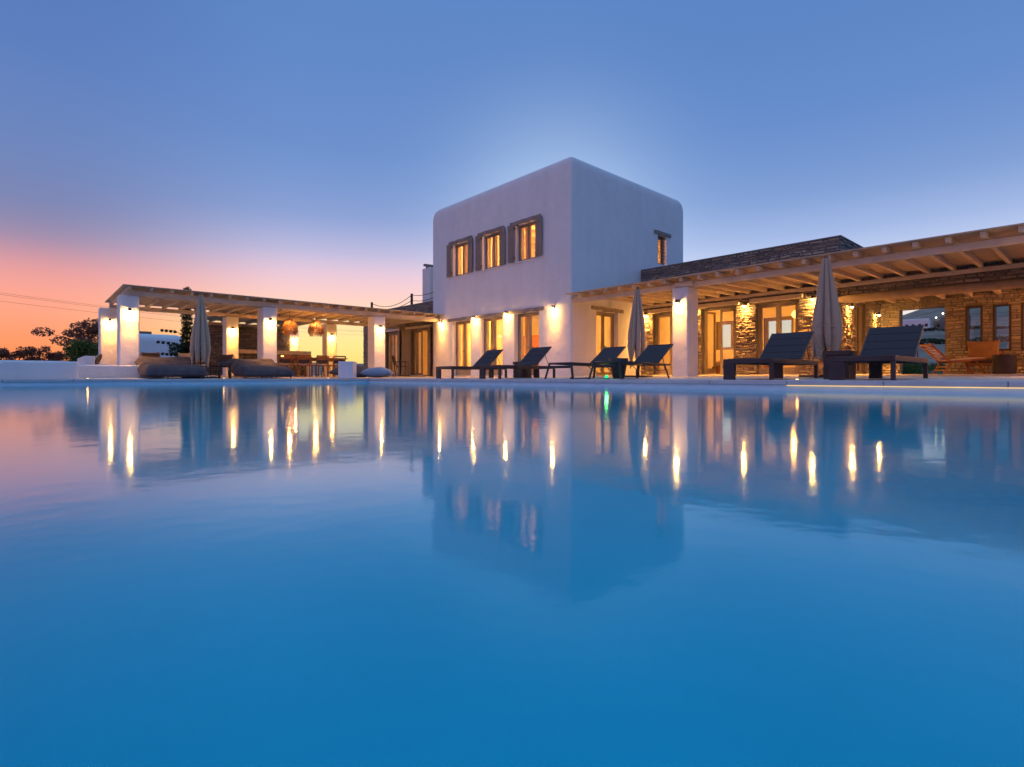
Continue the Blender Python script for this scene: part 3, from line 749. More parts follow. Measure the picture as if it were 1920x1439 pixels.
# ------------------------------------------------------------------ wall lamps
def make_lamp():
    t = thing('wall_lamp', '', 'wall lamp', (0,0,0), 0, 'small downlights on pillars and walls')
    mb = MB(); mb.box(-.03, .03, -.014, 0, -.04, .07); mb.box(-.012, .012, -.12, -.012, .0, .02); mb.build('bracket', M['metal'], t)
    mb = MB(); mb.lathe([(.028,.06),(.030,.055),(.031,-.045),(.027,-.045),(.026,-.035)], (0,-.13,0), 16); mb.build('shade', M['metal'], t)
    mb = MB(); mb.lathe([(.004,-.035),(.024,-.037),(.025,-.058),(.012,-.072),(.002,-.076)], (0,-.13,0), 12); mb.build('bulb', M['bulb'], t)
    light('SPOT', (0,-.15,-.10), 22, WARM, t, .03, (R(-4),0,0), 160, .85)
    light('SPOT', (0,-.16,-.11), 145, WARM, t, .03, (R(-9),0,0), 84, .95)
    return t
lamp0 = make_lamp(); used = [False]
def lamp(loc, rz, label, power=None):
    if not used[0]: used[0] = True; o = lamp0; o.location = loc; o.rotation_euler = (0,0,rz); o['label'] = label
    else: o = dup(lamp0, loc, rz, label)
    if power:
        for ch in o.children:
            if ch.type == 'LIGHT': ch.data = ch.data.copy(); ch.data.energy *= power
    return o
FX = R(-90)     # lamp mounted on a face looking to -X  (local -y -> -x)
lamp((-10.64,7.30,1.95), 0, 'lit downlight on the nearest left pillar, the front pillar at the pergola\'s left end')
lamp((-6.81,7.30,1.95), 0, 'lit downlight on the front pillar behind the right daybed')
lamp((-2.78,7.30,1.97), 0, 'lit downlight on the front pillar beside the floor cushions')
lamp((-10.73,11.2,1.95), 0, 'lit downlight on the rear pillar at the far left end')
lamp((-6.91,11.3,1.93), 0, 'lit downlight on the rear pillar between the closed parasol and the front pillar')
lamp((-2.93,11.35,1.89), 0, 'lit downlight on the rear pillar right of the wicker pendants')
lamp((-3.02,15.5,1.97), 0, 'lit downlight on the farthest pillar at the end of the stone wall')
lamp((0,7.16,2.33), FX, 'lit downlight at the far left end of the tower front', 1.15)
lamp((0,4.90,2.35), FX, 'lit downlight between the left and middle tower doors', 1.15)
lamp((0,3.02,2.35), FX, 'lit downlight between the middle and right tower doors', 1.15)
lamp((0,.72,2.33), FX, 'lit downlight next to the sharp near corner of the tower', 1.25)
lamp((-.10,-3.84,2.02), FX, 'lit downlight on the white pillar right of the tower')
lamp((3.8,-3.84,2.30), FX, 'lit downlight on the stone pier between two glazed doors', 3.7)
lamp((3.8,-5.80,2.30), FX, 'lit downlight on the stone pier left of the big closed parasol', 3.7)
lamp((3.8,-2.12,2.30), FX, 'lit downlight on the stone pier behind the white pillar', 3.7)
lamp((3.8,-.27,2.30), FX, 'lit downlight on the stone strip behind the middle closed parasol', 3.7)
lamp((4.42,-6.45,2.08), 0, 'lit downlight on the stone side wall left of the narrow patio door', 3.7)
lamp((7.10,-6.45,2.05), 0, 'lit downlight on the stone side wall right of the narrow patio door', 3.7)
lamp((-.10,-11.36,2.02), FX, 'lit downlight on the pillar beyond the right edge')
lamp((7.75,-11.3,2.05), FX, 'lit downlight on the patio rear wall right of the slot windows', 1.8)

# ------------------------------------------------------------------ room lights (pendant globes hang inside)
def pendant_globe(loc, power, label, r=.14, drop=.5, col=WARM2):
    t = thing('ceiling_lamp', label, 'lamp', loc, 0, 'warm globe lamps inside the rooms')
    mb = MB(); mb.lathe([(r*math.sin(R(a)), -r*math.cos(R(a))) for a in (8,30,55,80,105,130,155,172)], (0,0,0), 20); mb.build('globe', M['bulbsoft'], t, smooth=True)
    mb = MB(); mb.tube([(0,0,r*.98),(0,0,r+drop)], .006, 6); mb.build('cord', M['metal'], t)
    light('POINT', (0,0,-r-.05), power, col, t, .12)
    return t
pendant_globe((2.3,2.2,2.35), 540, 'warm globe lamp inside the tower behind the right door', drop=.44)
pendant_globe((2.2,5.6,2.35), 520, 'warm globe lamp inside the tower behind the left door', drop=.44)
pendant_globe((2.3,2.4,5.6), 480, 'warm globe lamp in the upper room behind the right window', drop=.6)
pendant_globe((2.3,5.6,5.6), 480, 'warm globe lamp in the upper room behind the left window', drop=.6)
pendant_globe((5.8,-1.3,2.1), 130, 'warm globe lamp in the stone wing room behind the white pillar', drop=.35)
pendant_globe((5.8,-4.6,2.1), 140, 'warm globe lamp in the stone wing room behind the third door', drop=.35)
pendant_globe((2.9,10.0,2.1), 420, 'warm globe lamp in the left stone wing', drop=.4)
pendant_globe((5.9,-11.7,2.05), 190, 'warm globe lamp under the patio ceiling beyond the right edge', drop=.34, col=(1,.34,.09))

# furniture glimpsed inside
def simple_lamp(loc, label):
    t = thing('table_lamp', label, 'lamp', loc)
    mb = MB(); mb.lathe([(.09,0),(.09,.02),(.02,.03),(.03,.12),(.05,.2),(.02,.3)], (0,0,0), 16); mb.build('base', M['darkwood'], t, smooth=True)
    mb = MB(); mb.lathe([(.17,.28),(.172,.285),(.12,.52),(.118,.52)], (0,0,0), 20); mb.build('shade', M['bulbsoft'], t, smooth=True)
    return t
def cabinet(loc, w, d, h, label, rz=0):
    t = thing('cabinet', label, 'cabinet', loc, rz)
    mb = MB(); mb.box(-w/2, w/2, -d/2, d/2, .06, h); mb.build('body', M['teak'], t, bevel=.01)
    mb = MB()
    for s in (-1, 1): mb.box(s*w/4-w/4+.02, s*w/4+w/4-.02, -d/2-.02, -d/2, .09, h-.04)
    mb.build('door', M['teak'], t, bevel=.004)
    mb = MB(); mb.box(-w/2+.04, w/2-.04, -d/2+.04, d/2-.04, 0, .06); mb.build('plinth', M['darkwood'], t)
    return t
cabinet((4.6,4.4,.10), 1.6, .45, .9, 'wooden sideboard inside behind the middle tower door', R(-90))
simple_lamp((4.6,4.3,1.0), 'glowing table lamp on the sideboard behind the middle tower door')
cabinet((4.9,6.6,.10), 1.1, .5, 1.9, 'tall orange-brown wardrobe inside behind the left tower door', R(-90))
def bed(loc, label):
    t = thing('bed', label, 'bed', loc)
    mb = MB(); mb.box(-.8, .8, -1, 1, .05, .3); mb.build('frame', M['teak'], t, bevel=.01)
    mb = MB(); mb.box(-.78, .78, -.98, .98, .3, .52); mb.build('mattress', M['creamfab'], t, bevel=.06, seg=3)
    for s in (-1, 1):
        mb = MB(); mb.box(s*.38-.3, s*.38+.3, .5, .92, .52, .68); mb.build('pillow', M['white'], t, bevel=.07, seg=3)
    mb = MB(); mb.box(-.85, .85, 1.0, 1.06, .05, 1.0); mb.build('headboard', M['teak'], t, bevel=.01)
    return t
bed((6.6,-2.6,.12), 'bed with cream cover inside the stone wing under the rear windows').rotation_euler = (0,0,R(-90))
bed((4.0,2.3,3.30), 'bed in the upper room behind the right window').rotation_euler = (0,0,R(-90))
def curtain(loc, rz, w, h, label):
    mb = MB(); n = 28
    A = []; B = []
    for k in range(n+1):
        x = w*k/n; y = .035*math.sin(k*1.45)+.01*math.sin(k*3.1)
        A.append(mb.bm.verts.new((x, y, 0))); B.append(mb.bm.verts.new((x, y*.7, h)))
    for k in range(n): mb.bm.faces.new([A[k], A[k+1], B[k+1], B[k]])
    o = mb.build('curtain', M['curtain'], smooth=True); o.location = loc; o.rotation_euler = (0,0,rz)
    m = o.modifiers.new('thick', 'SOLIDIFY'); m.thickness = .006
    return tag(o, label, 'curtain', 'cream curtains inside the rooms')
for (y, z, h, lb) in [(2.66,.12,2.3,'cream curtain left of the right tower door'),(4.56,.12,2.3,'cream curtain left of the middle tower door'),(6.38,.12,2.3,'cream curtain left of the left tower door'),
                  (2.62,3.9,1.7,'cream curtain left of the right upper window'),(4.48,3.9,1.7,'cream curtain left of the middle upper window'),(6.36,3.9,1.7,'cream curtain left of the left upper window')]:
    curtain((.55,y-.24,z), R(90), .30, h, lb)

# ------------------------------------------------------------------ sun loungers
def lounger_panel():
    t = thing('sun_lounger', '', 'sun lounger', (0,0,0), 0, 'charcoal sun loungers lined up along the pool edge')
    L, W, H = 2.0, .8, .345         # x: foot 0 -> head L ; y: near side 0 -> far side W
    mb = MB(); mb.box(0, L, 0, .045, H-.075, H); mb.box(0, L, W-.045, W, H-.075, H)
    mb.box(.0, .05, .045, W-.045, H-.075, H-.002); mb.box(L-.05, L, .045, W-.045, H-.075, H-.002); mb.box(1.28, 1.32, .045, W-.045, H-.06, H-.02)
    mb.build('frame', M['slat'], t, bevel=.006)
    for x in (.0, L-.055):
        mb = MB(); mb.box(x, x+.055, 0, .055, 0, H-.077); mb.build('leg', M['slat'], t, bevel=.004)
        mb = MB(); mb.box(x, x+.055, W-.19, W-.002, 0, H-.077); mb.build('leg', M['metal'], t, bevel=.004)
    mb = MB(); mb.box(.05, 1.29, .05, W-.05, H-.022, H+.006); mb.build('seat', M['sling'], t, bevel=.006)
    a = R(41); T = Matrix.Translation((1.28,0,H+.0)) @ Matrix.Rotation(-a, 4, 'Y')
    mb = MB()
    for k in range(4):
        mb.box(.02+k*.193, .02+k*.193+.188, .055, W-.055, -.004, .018, T)
    mb.build('backrest', M['sling'], t, bevel=.009, seg=3)
    mb = MB(); mb.box(.0, .80, .032, .055, -.02, .012, T); mb.box(.0, .80, W-.055, W-.032, -.02, .012, T); mb.box(.775, .80, .055, W-.055, -.02, .003, T)
    mb.build('backrest_frame', M['slat'], t, bevel=.003)
    top = T @ Vector((.52,.10,-.012)); top2 = T @ Vector((.52,W-.10,-.012))
    mb = MB(); mb.tube([top, (1.86,.10,H-.03)], .008, 6); mb.tube([top2, (1.86,W-.10,H-.03)], .008, 6); mb.tube([(1.86,.10,H-.03),(1.86,W-.10,H-.03)], .008, 6)
    mb.build('strut', M['metal'], t)
    return t
def lounger_splay():
    t = thing('sun_lounger', '', 'sun lounger', (0,0,0), 0, 'charcoal sun loungers lined up along the pool edge')
    L, W, H = 1.86, .68, .37
    mb = MB()
    for y in (.02, W-.02): mb.tube([(0.02,y,H-.02),(L,y,H-.05)], .021, 8)
    mb.tube([(.02,.02,H-.02),(.02,W-.02,H-.02)], .02, 8); mb.tube([(L,.02,H-.05),(L,W-.02,H-.05)], .018, 8)
    mb.bar((.03,.06,H-.10), (.03,W-.06,H-.10), .03, .055)
    mb.build('frame', M['metal'], t, smooth=True)
    for x, dx in ((.03,-.05),(L-.24,.06)):
        for y, dy in ((.02,-.09),(W-.02,.09)):
            mb = MB(); mb.bar((x,y,H-.03), (x+dx,y+dy,0), .05, .036); mb.build('leg', M['metal'], t, bevel=.008)
    mb = MB(); n = 14
    for i in range(n):
        def P(k, y): 
            x = .03+(1.40)*k/n; return (x, y, H-.005-.028*math.sin(math.pi*k/n)**.7*math.sin(math.pi*max(.12,(y)/W)))
        for j in range(6):
            ya, yb = .03+(W-.06)*j/6, .03+(W-.06)*(j+1)/6
            mb.poly([P(i,ya), P(i+1,ya), P(i+1,yb), P(i,yb)])
    bmesh.ops.remove_doubles(mb.bm, verts=mb.bm.verts, dist=.0005)
    s = mb.build('seat', M['sling'], t, smooth=True); m = s.modifiers.new('thick', 'SOLIDIFY'); m.thickness = .008
    a = R(35); T = Matrix.Translation((1.40,0,H-.015)) @ Matrix.Rotation(-a, 4, 'Y')
    mb = MB(); mb.box(0, .70, .035, W-.035, -.004, .006, T); mb.build('backrest', M['sling'], t, bevel=.003)
    mb = MB()
    for y in (.03, W-.03): mb.tube([T @ Vector((-.02,y,0)), T @ Vector((.72,y,0))], .016, 8)
    mb.tube([T @ Vector((.72,.03,0)), T @ Vector((.72,W-.03,0))], .016, 8); mb.build('backrest_frame', M['metal'], t, smooth=True)
    mb = MB()
    for y in (.08, W-.08): mb.tube([T @ Vector((.30,y,0)), (1.76,y,H-.17), (1.5,y,H-.19), (1.28,y,H-.06)], .009, 6)
    mb.build('strut', M['metal'], t)
    return t
lA = lounger_panel(); lB = lounger_splay()
LX = -4.2
lA.location = (LX,-9.46,dz(LX,-9)); lA['label'] = 'rightmost big dark lounger, quilted backrest, in front of the patio opening'
dup(lA, (LX,-7.87,dz(LX,-9)), 0, 'big dark quilted lounger left of the large closed parasol, before the stone-wing doors')
dup(lA, (LX,.60,dz(LX,0)), 0, 'leftmost dark lounger, in front of the left tower door')
dup(lA, (LX,-1.37,dz(LX,0)), 0, 'dark lounger with straight legs in front of the right tower door')
lB.location = (LX,-3.70,dz(LX,0)); lB['label'] = 'slim dark lounger with splayed legs left of the round bucket table'
dup(lB, (LX,-4.96,dz(LX,0)), 0, 'slim dark lounger with splayed legs just left of the white pillar, above the green light')

def side_table(loc, rz, label):
    t = thing('side_table', label, 'side table', loc, rz, 'dark box side tables beside the loungers')
    mb = MB(); mb.box(-.2, .2, -.19, .19, .385, .46); mb.build('top', M['slat'], t, bevel=.006)
    mb = MB()
    mb.box(-.19, .19, -.18, -.165, 0, .36); mb.box(-.19, -.175, -.165, .165, 0, .36); mb.box(-.19, .19, .165, .18, 0, .36)
    mb.box(-.18, .18, -.16, .16, .36, .384)
    mb.build('body', M['slat'], t, bevel=.004)
    mb = MB(); mb.box(-.192, -.19, -.15, .15, .05, .062); mb.box(-.192, -.19, -.15, .15, .13, .142); mb.box(-.192, -.19, -.15, .15, .21, .222); mb.build('groove', M['metal'], t)
    return t
side_table((-2.98,-8.44,.02), 0, 'dark box side table between the two big quilted loungers')
side_table((-2.35,-.22,.03), 0, 'dark box side table behind the straight-legged lounger by the right tower door')
t = thing('bucket_table', 'round dark tapered bucket table between the two splay-legged loungers', 'side table', (-2.9,-3.98,.022))
mb = MB(); mb.lathe([(.125,0),(.13,.01),(.185,.33),(.185,.335),(.02,.34)], (0,0,0), 28); mb.build('body', M['metal'], t, smooth=True)
mb = MB(); mb.lathe([(.19,.33),(.205,.345),(.225,.45),(.21,.455),(.195,.36),(.01,.352)], (0,0,0), 28); mb.build('tray', M['metal'], t, smooth=True)

mb = MB(); mb.box(PX1-.030, PX1-.018, -17, -8.2, -.074, -.065)  # added glowing strip, stands in for warm light on the coping edge
tag(mb.build('coping_edge_glow', emit('coping_edge_emission', (1,.62,.28), 1.3)), 'added glow strip for the warm-lit pool coping edge at the right', 'added edge glow')
# green pool-robot lamp
t = thing('green_light', 'small glowing green lamp on the deck under the slim lounger', 'lamp', (-3.95,-4.45,.01))
mb = MB(); mb.lathe([(.05,0),(.05,.02),(.03,.03)], (0,0,0), 16); mb.build('base', M['metal'], t)
mb = MB(); mb.lathe([(.026,.03),(.03,.05),(.02,.075),(.004,.082)], (0,0,0), 14); mb.build('bulb', M['green'], t, smooth=True)
light('POINT', (0,0,.12), 1.6, (.05,1,.15), t, .03)
mb = MB(); mb.tube([(-4.05,-4.1,.025),(-4.0,-3.95,.03),(-3.92,-3.7,.02),(-3.9,-3.5,.02)], .012, 6); mb.lathe([(.04,0),(.045,.03),(.02,.045)], (-3.9,-3.46,.008), 12)
tag(mb.build('cable', M['metal']), 'black cable with a plug lying on the deck beside the green lamp', 'cable')

# ------------------------------------------------------------------ closed parasols
def parasol(loc, H, label, wide=1.0, seed=1, base=.34):
    t = thing('parasol', label, 'parasol', loc, seed*.7, 'closed woven parasols')
    r = random.Random(seed)
    mb = MB(); mb.tube([(0,0,.05),(0,0,H+.02)], .024, 12); mb.build('pole', M['teak'], t, smooth=True)
    mb = MB(); mb.box(-base, base, -base, base, 0, .045); mb.lathe([(.05,.045),(.045,.2),(.03,.21)], (0,0,0), 16); mb.build('base', M['metal'], t, bevel=.008)
    mb = MB(); mb.lathe([(.02,0),(.05,.01),(.045,.05),(.012,.07)], (0,0,H-.01), 14); mb.build('finial', M['teak'], t, smooth=True)
    nA, nR = 96, 44; K = 8
    ph = r.random()*6; hems = [r.uniform(-.10,.16) for _ in range(K)]
    mb = MB(); V = []
    for j in range(nR+1):
        f = j/nR; row = []
        for k in range(nA):
            a = 2*math.pi*k/nA
            pan = a*K/(2*math.pi); q = pan-math.floor(pan); idx = int(pan) % K
            fold = abs(math.sin(math.pi*q))              # 0 at the fold valleys
            hem = .42*H*.42+hems[idx] + (.55 if idx % 2 else .22)*(1-fold)**1.5 + .03*math.sin(9*a+ph)
            z = H - f*(H-hem)
            g = (H-z)/H
            Rr = (.055+.215*min(1, g/.62)**.85)*wide
            if g > .62: Rr *= 1-.28*(g-.62)/.3
            Rr *= (.50+.50*fold**.55)*(1+.10*math.sin(3*a+ph+g*4)) + .02*math.sin(19*a+g*9)
            if abs(g-.60) < .03: Rr *= .94
            row.append(mb.bm.verts.new((Rr*math.cos(a), Rr*math.sin(a), z)))
        V.append(row)
    for j in range(nR):
        for k in range(nA): mb.bm.faces.new([V[j][k], V[j][(k+1) % nA], V[j+1][(k+1) % nA], V[j+1][k]])
    # fringe
    for k in range(140):
        a = 2*math.pi*k/140; pan = a*K/(2*math.pi); q = pan-math.floor(pan); idx = int(pan) % K; fold = abs(math.sin(math.pi*q))
        hem = .42*H*.42+hems[idx]+(.55 if idx % 2 else .22)*(1-fold)**1.5+.03*math.sin(9*a+ph)
        g = (H-hem)/H; Rr = .27*wide*(1-.28*max(0,g-.62)/.3)*(.50+.50*fold**.55)*(1+.10*math.sin(3*a+ph+g*4))
        x, y = Rr*math.cos(a), Rr*math.sin(a); l = r.uniform(.04,.08)
        mb.tube([(x,y,hem+.01),(x*1.02+r.uniform(-.008,.008),y*1.02+r.uniform(-.008,.008),hem-l)], [.005,.003], 4)
    c = mb.build('canopy', M['parasol'], t, smooth=True); m = c.modifiers.new('thick', 'SOLIDIFY'); m.thickness = .012
    mb = MB(); n = 40     # tie cord
    zt = H*.42
    mb.tube([((.215*wide)*math.cos(2*math.pi*k/n), (.215*wide)*math.sin(2*math.pi*k/n), zt+.015*math.sin(4*math.pi*k/n)) for k in range(n+1)], .006, 6, caps=False)
    mb.build('tie_cord', M['creamfab'], t)
    return t
parasol((-9.05,6.35,.02), 2.42, 'closed woven parasol between the two grey daybeds', 1.0, 3)
parasol((-1.0,-3.17,.05), 2.30, 'closed woven parasol hanging in front of the tower\'s side door', .95, 5, base=.32)
parasol((-1.35,-7.72,.05), 2.30, 'large closed woven parasol between the two big quilted loungers', 1.02, 8)

# ------------------------------------------------------------------ daybeds
def daybed():
    t = thing('daybed', '', 'daybed', (0,0,0), 0, 'grey upholstered double daybeds')
    mb = MB()
    mb.box(.05, 1.37, .05, .09, .05, .085); mb.box(.05, 1.37, 1.85, 1.89, .05, .085); mb.box(.05, .09, .09, 1.85, .05, .085); mb.box(1.33, 1.37, .09, 1.85, .05, .085)
    mb.tube([(.06,1.86,.08),(.06,1.98,.5)], .014, 6); mb.tube([(1.36,1.86,.08),(1.36,1.98,.5)], .014, 6)
    mb.build('frame', M['metal'], t)
    for x in (.06,.5,.92,1.34):
        for y in (.08,1.84):
            mb = MB(); mb.tube([(x,y,0),(x,y,.055)], .016, 8); mb.build('leg', M['metal'], t)
    W, nu, nv = 1.46, 40, 60
    mb = MB(); top = []; bot = []
    def prof(v):      # centre line height / forward position for v 0 foot .. 1 head
        if v < .5: return (v*2.02, .09, .29)
        u = (v-.5)/.5
        return (v*2.02, .09+.40*u**1.05, .29-.09*u)
    for j in range(nv+1):
        v = j/nv; y, zb, th = prof(v)
        A = []; B = []
        for i in range(nu+1):
            u = i/nu
            e = min(1, (1-abs(2*u-1))*6)**.5; ev = min(1, v*7)**.5*min(1, (1-v)*9)**.5
            puff = .12+.88*e*ev
            crease = 0
            if v > .34:
                k = (v-.34)
                crease = .05*math.sin(24*k+1.9*math.sin(3*u+.5)+1.2*u)*min(1, k*5)*e + .014*math.sin(55*k+6*u)*e
            sag = -.02*math.sin(math.pi*u)*(v > .5)
            x = -.0+W*u; z = zb+th*puff+crease+sag
            A.append(mb.bm.verts.new((x, y, z))); B.append(mb.bm.verts.new((x, y+(.0), zb-.02*puff)))
        top.append(A); bot.append(B)
    for j in range(nv):
        for i in range(nu):
            mb.bm.faces.new([top[j][i], top[j][i+1], top[j+1][i+1], top[j+1][i]])
            mb.bm.faces.new([bot[j][i], bot[j+1][i], bot[j+1][i+1], bot[j][i+1]])
        mb.bm.faces.new([top[j][0], top[j+1][0], bot[j+1][0], bot[j][0]]); mb.bm.faces.new([top[j][nu], bot[j][nu], bot[j+1][nu], top[j+1][nu]])
    for i in range(nu):
        mb.bm.faces.new([top[0][i], bot[0][i], bot[0][i+1], top[0][i+1]]); mb.bm.faces.new([top[nv][i], top[nv][i+1], bot[nv][i+1], bot[nv][i]])
    mb.build('cushion', M['greyfab'], t, smooth=True)
    return t
d0 = daybed(); d0.location = (-10.52,5.33,.006); d0['label'] = 'grey double daybed on the left, its raised head towards the white pillar'
dup(d0, (-8.15,5.33,.006), 0, 'grey double daybed right of the closed parasol, in front of the dining area')
t = thing('side_table', 'small dark arched side table between the two grey daybeds', 'side table', (-8.62,5.5,.01))
mb = MB(); mb.tube([(-.14,0,0),(-.14,0,.36),(-.11,0,.43),(-.05,0,.45),(.05,0,.45),(.11,0,.43),(.14,0,.36),(.14,0,.0)], .035, 10); mb.build('arch', M['metal'], t, smooth=True)
mb = MB(); mb.box(-.17, .17, -.17, .17, .40, .455); mb.build('top', M['metal'], t, bevel=.02, seg=3)

# white storage cube and floor cushions
t = thing('cube_stool', 'white cube stool with a dark hand slot, at the pool corner', 'stool', (-5.02,5.30,.01), R(-40.5))
mb = MB(); w = .235
mb.box(-w, w, -w, w, .0, .55); cb = mb.build('body', M['white'], t); 
cc = MB(); cc.box(-.12, .0, -w-.05, -w+.05, .44, .478); cobj = cc.build('cutter', None)
m = cb.modifiers.new('cut', 'BOOLEAN'); m.operation = 'DIFFERENCE'; m.object = cobj; bake(cb); bpy.data.objects.remove(cobj)
mb = MB(); mb.box(-.118, -.002, -w+.012, -w+.045, .442, .476); mb.build('slot', M['metal'], t)  # dark plug in the cut, its colour stands in for the shade inside
bv = cb.modifiers.new('bevel', 'BEVEL'); bv.width = .012; bv.segments = 3; bv.limit_method = 'ANGLE'
def pillow(name, loc, sx, sy, sz, rot, mat, label, cat='floor cushion', group=None, parent=None):
    mb = MB(); n = 26; T = []; Bt = []
    for i in range(n+1):
        a = []; b = []
        for j in range(n+1):
            u, v = 2*i/n-1, 2*j/n-1
            h = ((1-u*u)*(1-v*v))**.42
            ear = 1+.06*(abs(u)*abs(v))**3 - .05*(1-abs(u*v))
            wr = .03*math.sin(7*u+3*v*v)*((abs(u)+abs(v))/2)*h
            a.append(mb.bm.verts.new((u*sx/2*ear, v*sy/2*ear, sz/2*h+wr*sz))); 
            b.append(a[-1] if i in (0,n) or j in (0,n) else mb.bm.verts.new((u*sx/2*ear, v*sy/2*ear, -sz/2*h*.8)))
        T.append(a); Bt.append(b)
    for i in range(n):
        for j in range(n):
            mb.bm.faces.new([T[i][j], T[i+1][j], T[i+1][j+1], T[i][j+1]])
            q = [Bt[i][j], Bt[i][j+1], Bt[i+1][j+1], Bt[i+1][j]]
            if len(set(q)) >= 3:
                try: mb.bm.faces.new(q)
                except ValueError: pass
    o = mb.build(name, mat, parent, smooth=True); o.location = loc; o.rotation_euler = rot
    if label: tag(o, label, cat, group)
    return o
pillow('floor_cushion', (-3.92,5.32,.19), .98, .98, .40, (0,0,R(-35)), M['bluefab'], 'blue-grey floor cushion lying flat at the pool corner')
mb = MB()
pillow('floor_cushion', (-4.55,5.95,.25), 1.25, 1.0, .38, (R(14),R(6),R(-42)), M['greyfab'], 'dark grey floor cushion leaning behind the white cube stool')

# deck spots
for i, (x, y, lb) in enumerate([(-11.72,5.12,'small glowing deck spot in front of the low white wall'),(-8.74,5.12,'small glowing deck spot between the daybeds at the pool edge'),
      (-5.75,5.12,'small glowing deck spot left of the white cube stool'),(-4.26,-8.25,'small glowing deck spot beside the big quilted lounger')]):
    t = thing('deck_spot', lb, 'deck light', (x,y,.008), 0, 'recessed deck spots')
    mb = MB(); mb.lathe([(.04,0),(.04,.006),(.028,.008)], (0,0,0), 16); mb.build('ring', M['metal'], t)
    mb = MB(); mb.lathe([(.024,.007),(.022,.014),(.01,.02),(.002,.021)], (0,0,0), 12); mb.build('lens', M['led'], t, smooth=True)
    light('POINT', (0,0,.06), .5 if i == 0 else .25, WARM, t, .02)

# ------------------------------------------------------------------ dining area
t = thing('dining_table', 'long wooden dining table under the left pergola', 'table', (-4.85,9.45,.06))
mb = MB()
for k in range(6): mb.box(-1.55, 1.55, -.5+k*.168, -.5+k*.168+.16, .70, .74)
mb.build('tabletop', M['teak'], t, bevel=.006)
mb = MB(); mb.box(-1.4, 1.4, -.38, -.35, .62, .698); mb.box(-1.4, 1.4, .35, .38, .62, .698); mb.build('apron', M['teak'], t)
for sx in (-1, 1):
    for sy in (-1, 1):
        mb = MB(); mb.bar((sx*1.36,sy*.38,.7), (sx*1.42,sy*.42,0), .08, .08, (1,0,0)); mb.build('leg', M['teak'], t, bevel=.006)
def dchair():
    t = thing('dining_chair', '', 'chair', (0,0,0), 0, 'teak dining chairs around the table')   # faces +y, back at y=0
    for sx in (-1, 1):
        mb = MB(); mb.bar((sx*.22,.06,0), (sx*.215,.10,.44), .035, .04); mb.bar((sx*.215,.10,.43), (sx*.23,.0,.80), .035, .035); mb.build('leg', M['teak'], t, bevel=.005)
        mb = MB(); mb.bar((sx*.19,.50,0), (sx*.21,.46,.44), .035, .035); mb.build('leg', M['teak'], t, bevel=.005)
    mb = MB(); mb.box(-.23, .23, .07, .50, .415, .45); mb.build('seat', M['teak'], t, bevel=.008)
    mb = MB(); mb.box(-.215, .215, .09, .49, .451, .485); mb.build('cushion', M['creamfab'], t, bevel=.012)
    mb = MB(); mb.bar((-.23,.004,.79), (.23,.004,.79), .03, .05); mb.bar((-.22,.035,.66), (.22,.035,.66), .02, .04); mb.build('rail', M['teak'], t, bevel=.004)
    mb = MB(); mb.bar((0,.075,.52), (0,.037,.65), .42, .012, (0,1,0)); mb.build('backrest', M['sling'], t, bevel=.003)
    return t
c0 = dchair(); names = ['teak dining chair, near side of table, partly behind the daybed', 'teak dining chair, near side of table, second from the daybed', 'teak dining chair, near side of table, third from the daybed', 'teak dining chair, near side of table, closest to the white cube stool']
for i, x in enumerate((-5.90,-5.22,-4.52,-3.86)):
    o = c0 if i == 0 else dup(c0, (0,0,0), 0, names[i]); o.location = (x,8.45,.055); o.rotation_euler = (0,0,R([4,-2,3,-3][i])); o['label'] = names[i]
for i, x in enumerate((-5.85,-5.1,-4.4,-3.7)):
    dup(c0, (x,10.45,.08), R(180+[3,-4,2,5][i]), 'teak dining chair, far side of table, %s' % ['at its left end','left of the middle','right of the middle','at its right end'][i])
def lantern(x, label):
    t = thing('candle_lantern', label, 'lantern', (x,9.3,.80), 0, 'glass candle lanterns on the table')
    mb = MB(); mb.lathe([(.05,0),(.09,.03),(.105,.08),(.09,.14),(.06,.17),(.055,.17),(.085,.138),(.098,.08),(.084,.035),(.01,.01)], (0,0,0), 20); mb.build('glass', M['glass'], t, smooth=True)
    mb = MB(); mb.lathe([(.04,.012),(.045,.05),(.03,.075),(.006,.085)], (0,0,0), 14); mb.build('candle', M['candle'], t, smooth=True)
lantern(-6.12, 'glass candle lantern, the left of two glowing on the dining table'); lantern(-5.72, 'glass candle lantern, the right of two glowing on the dining table')
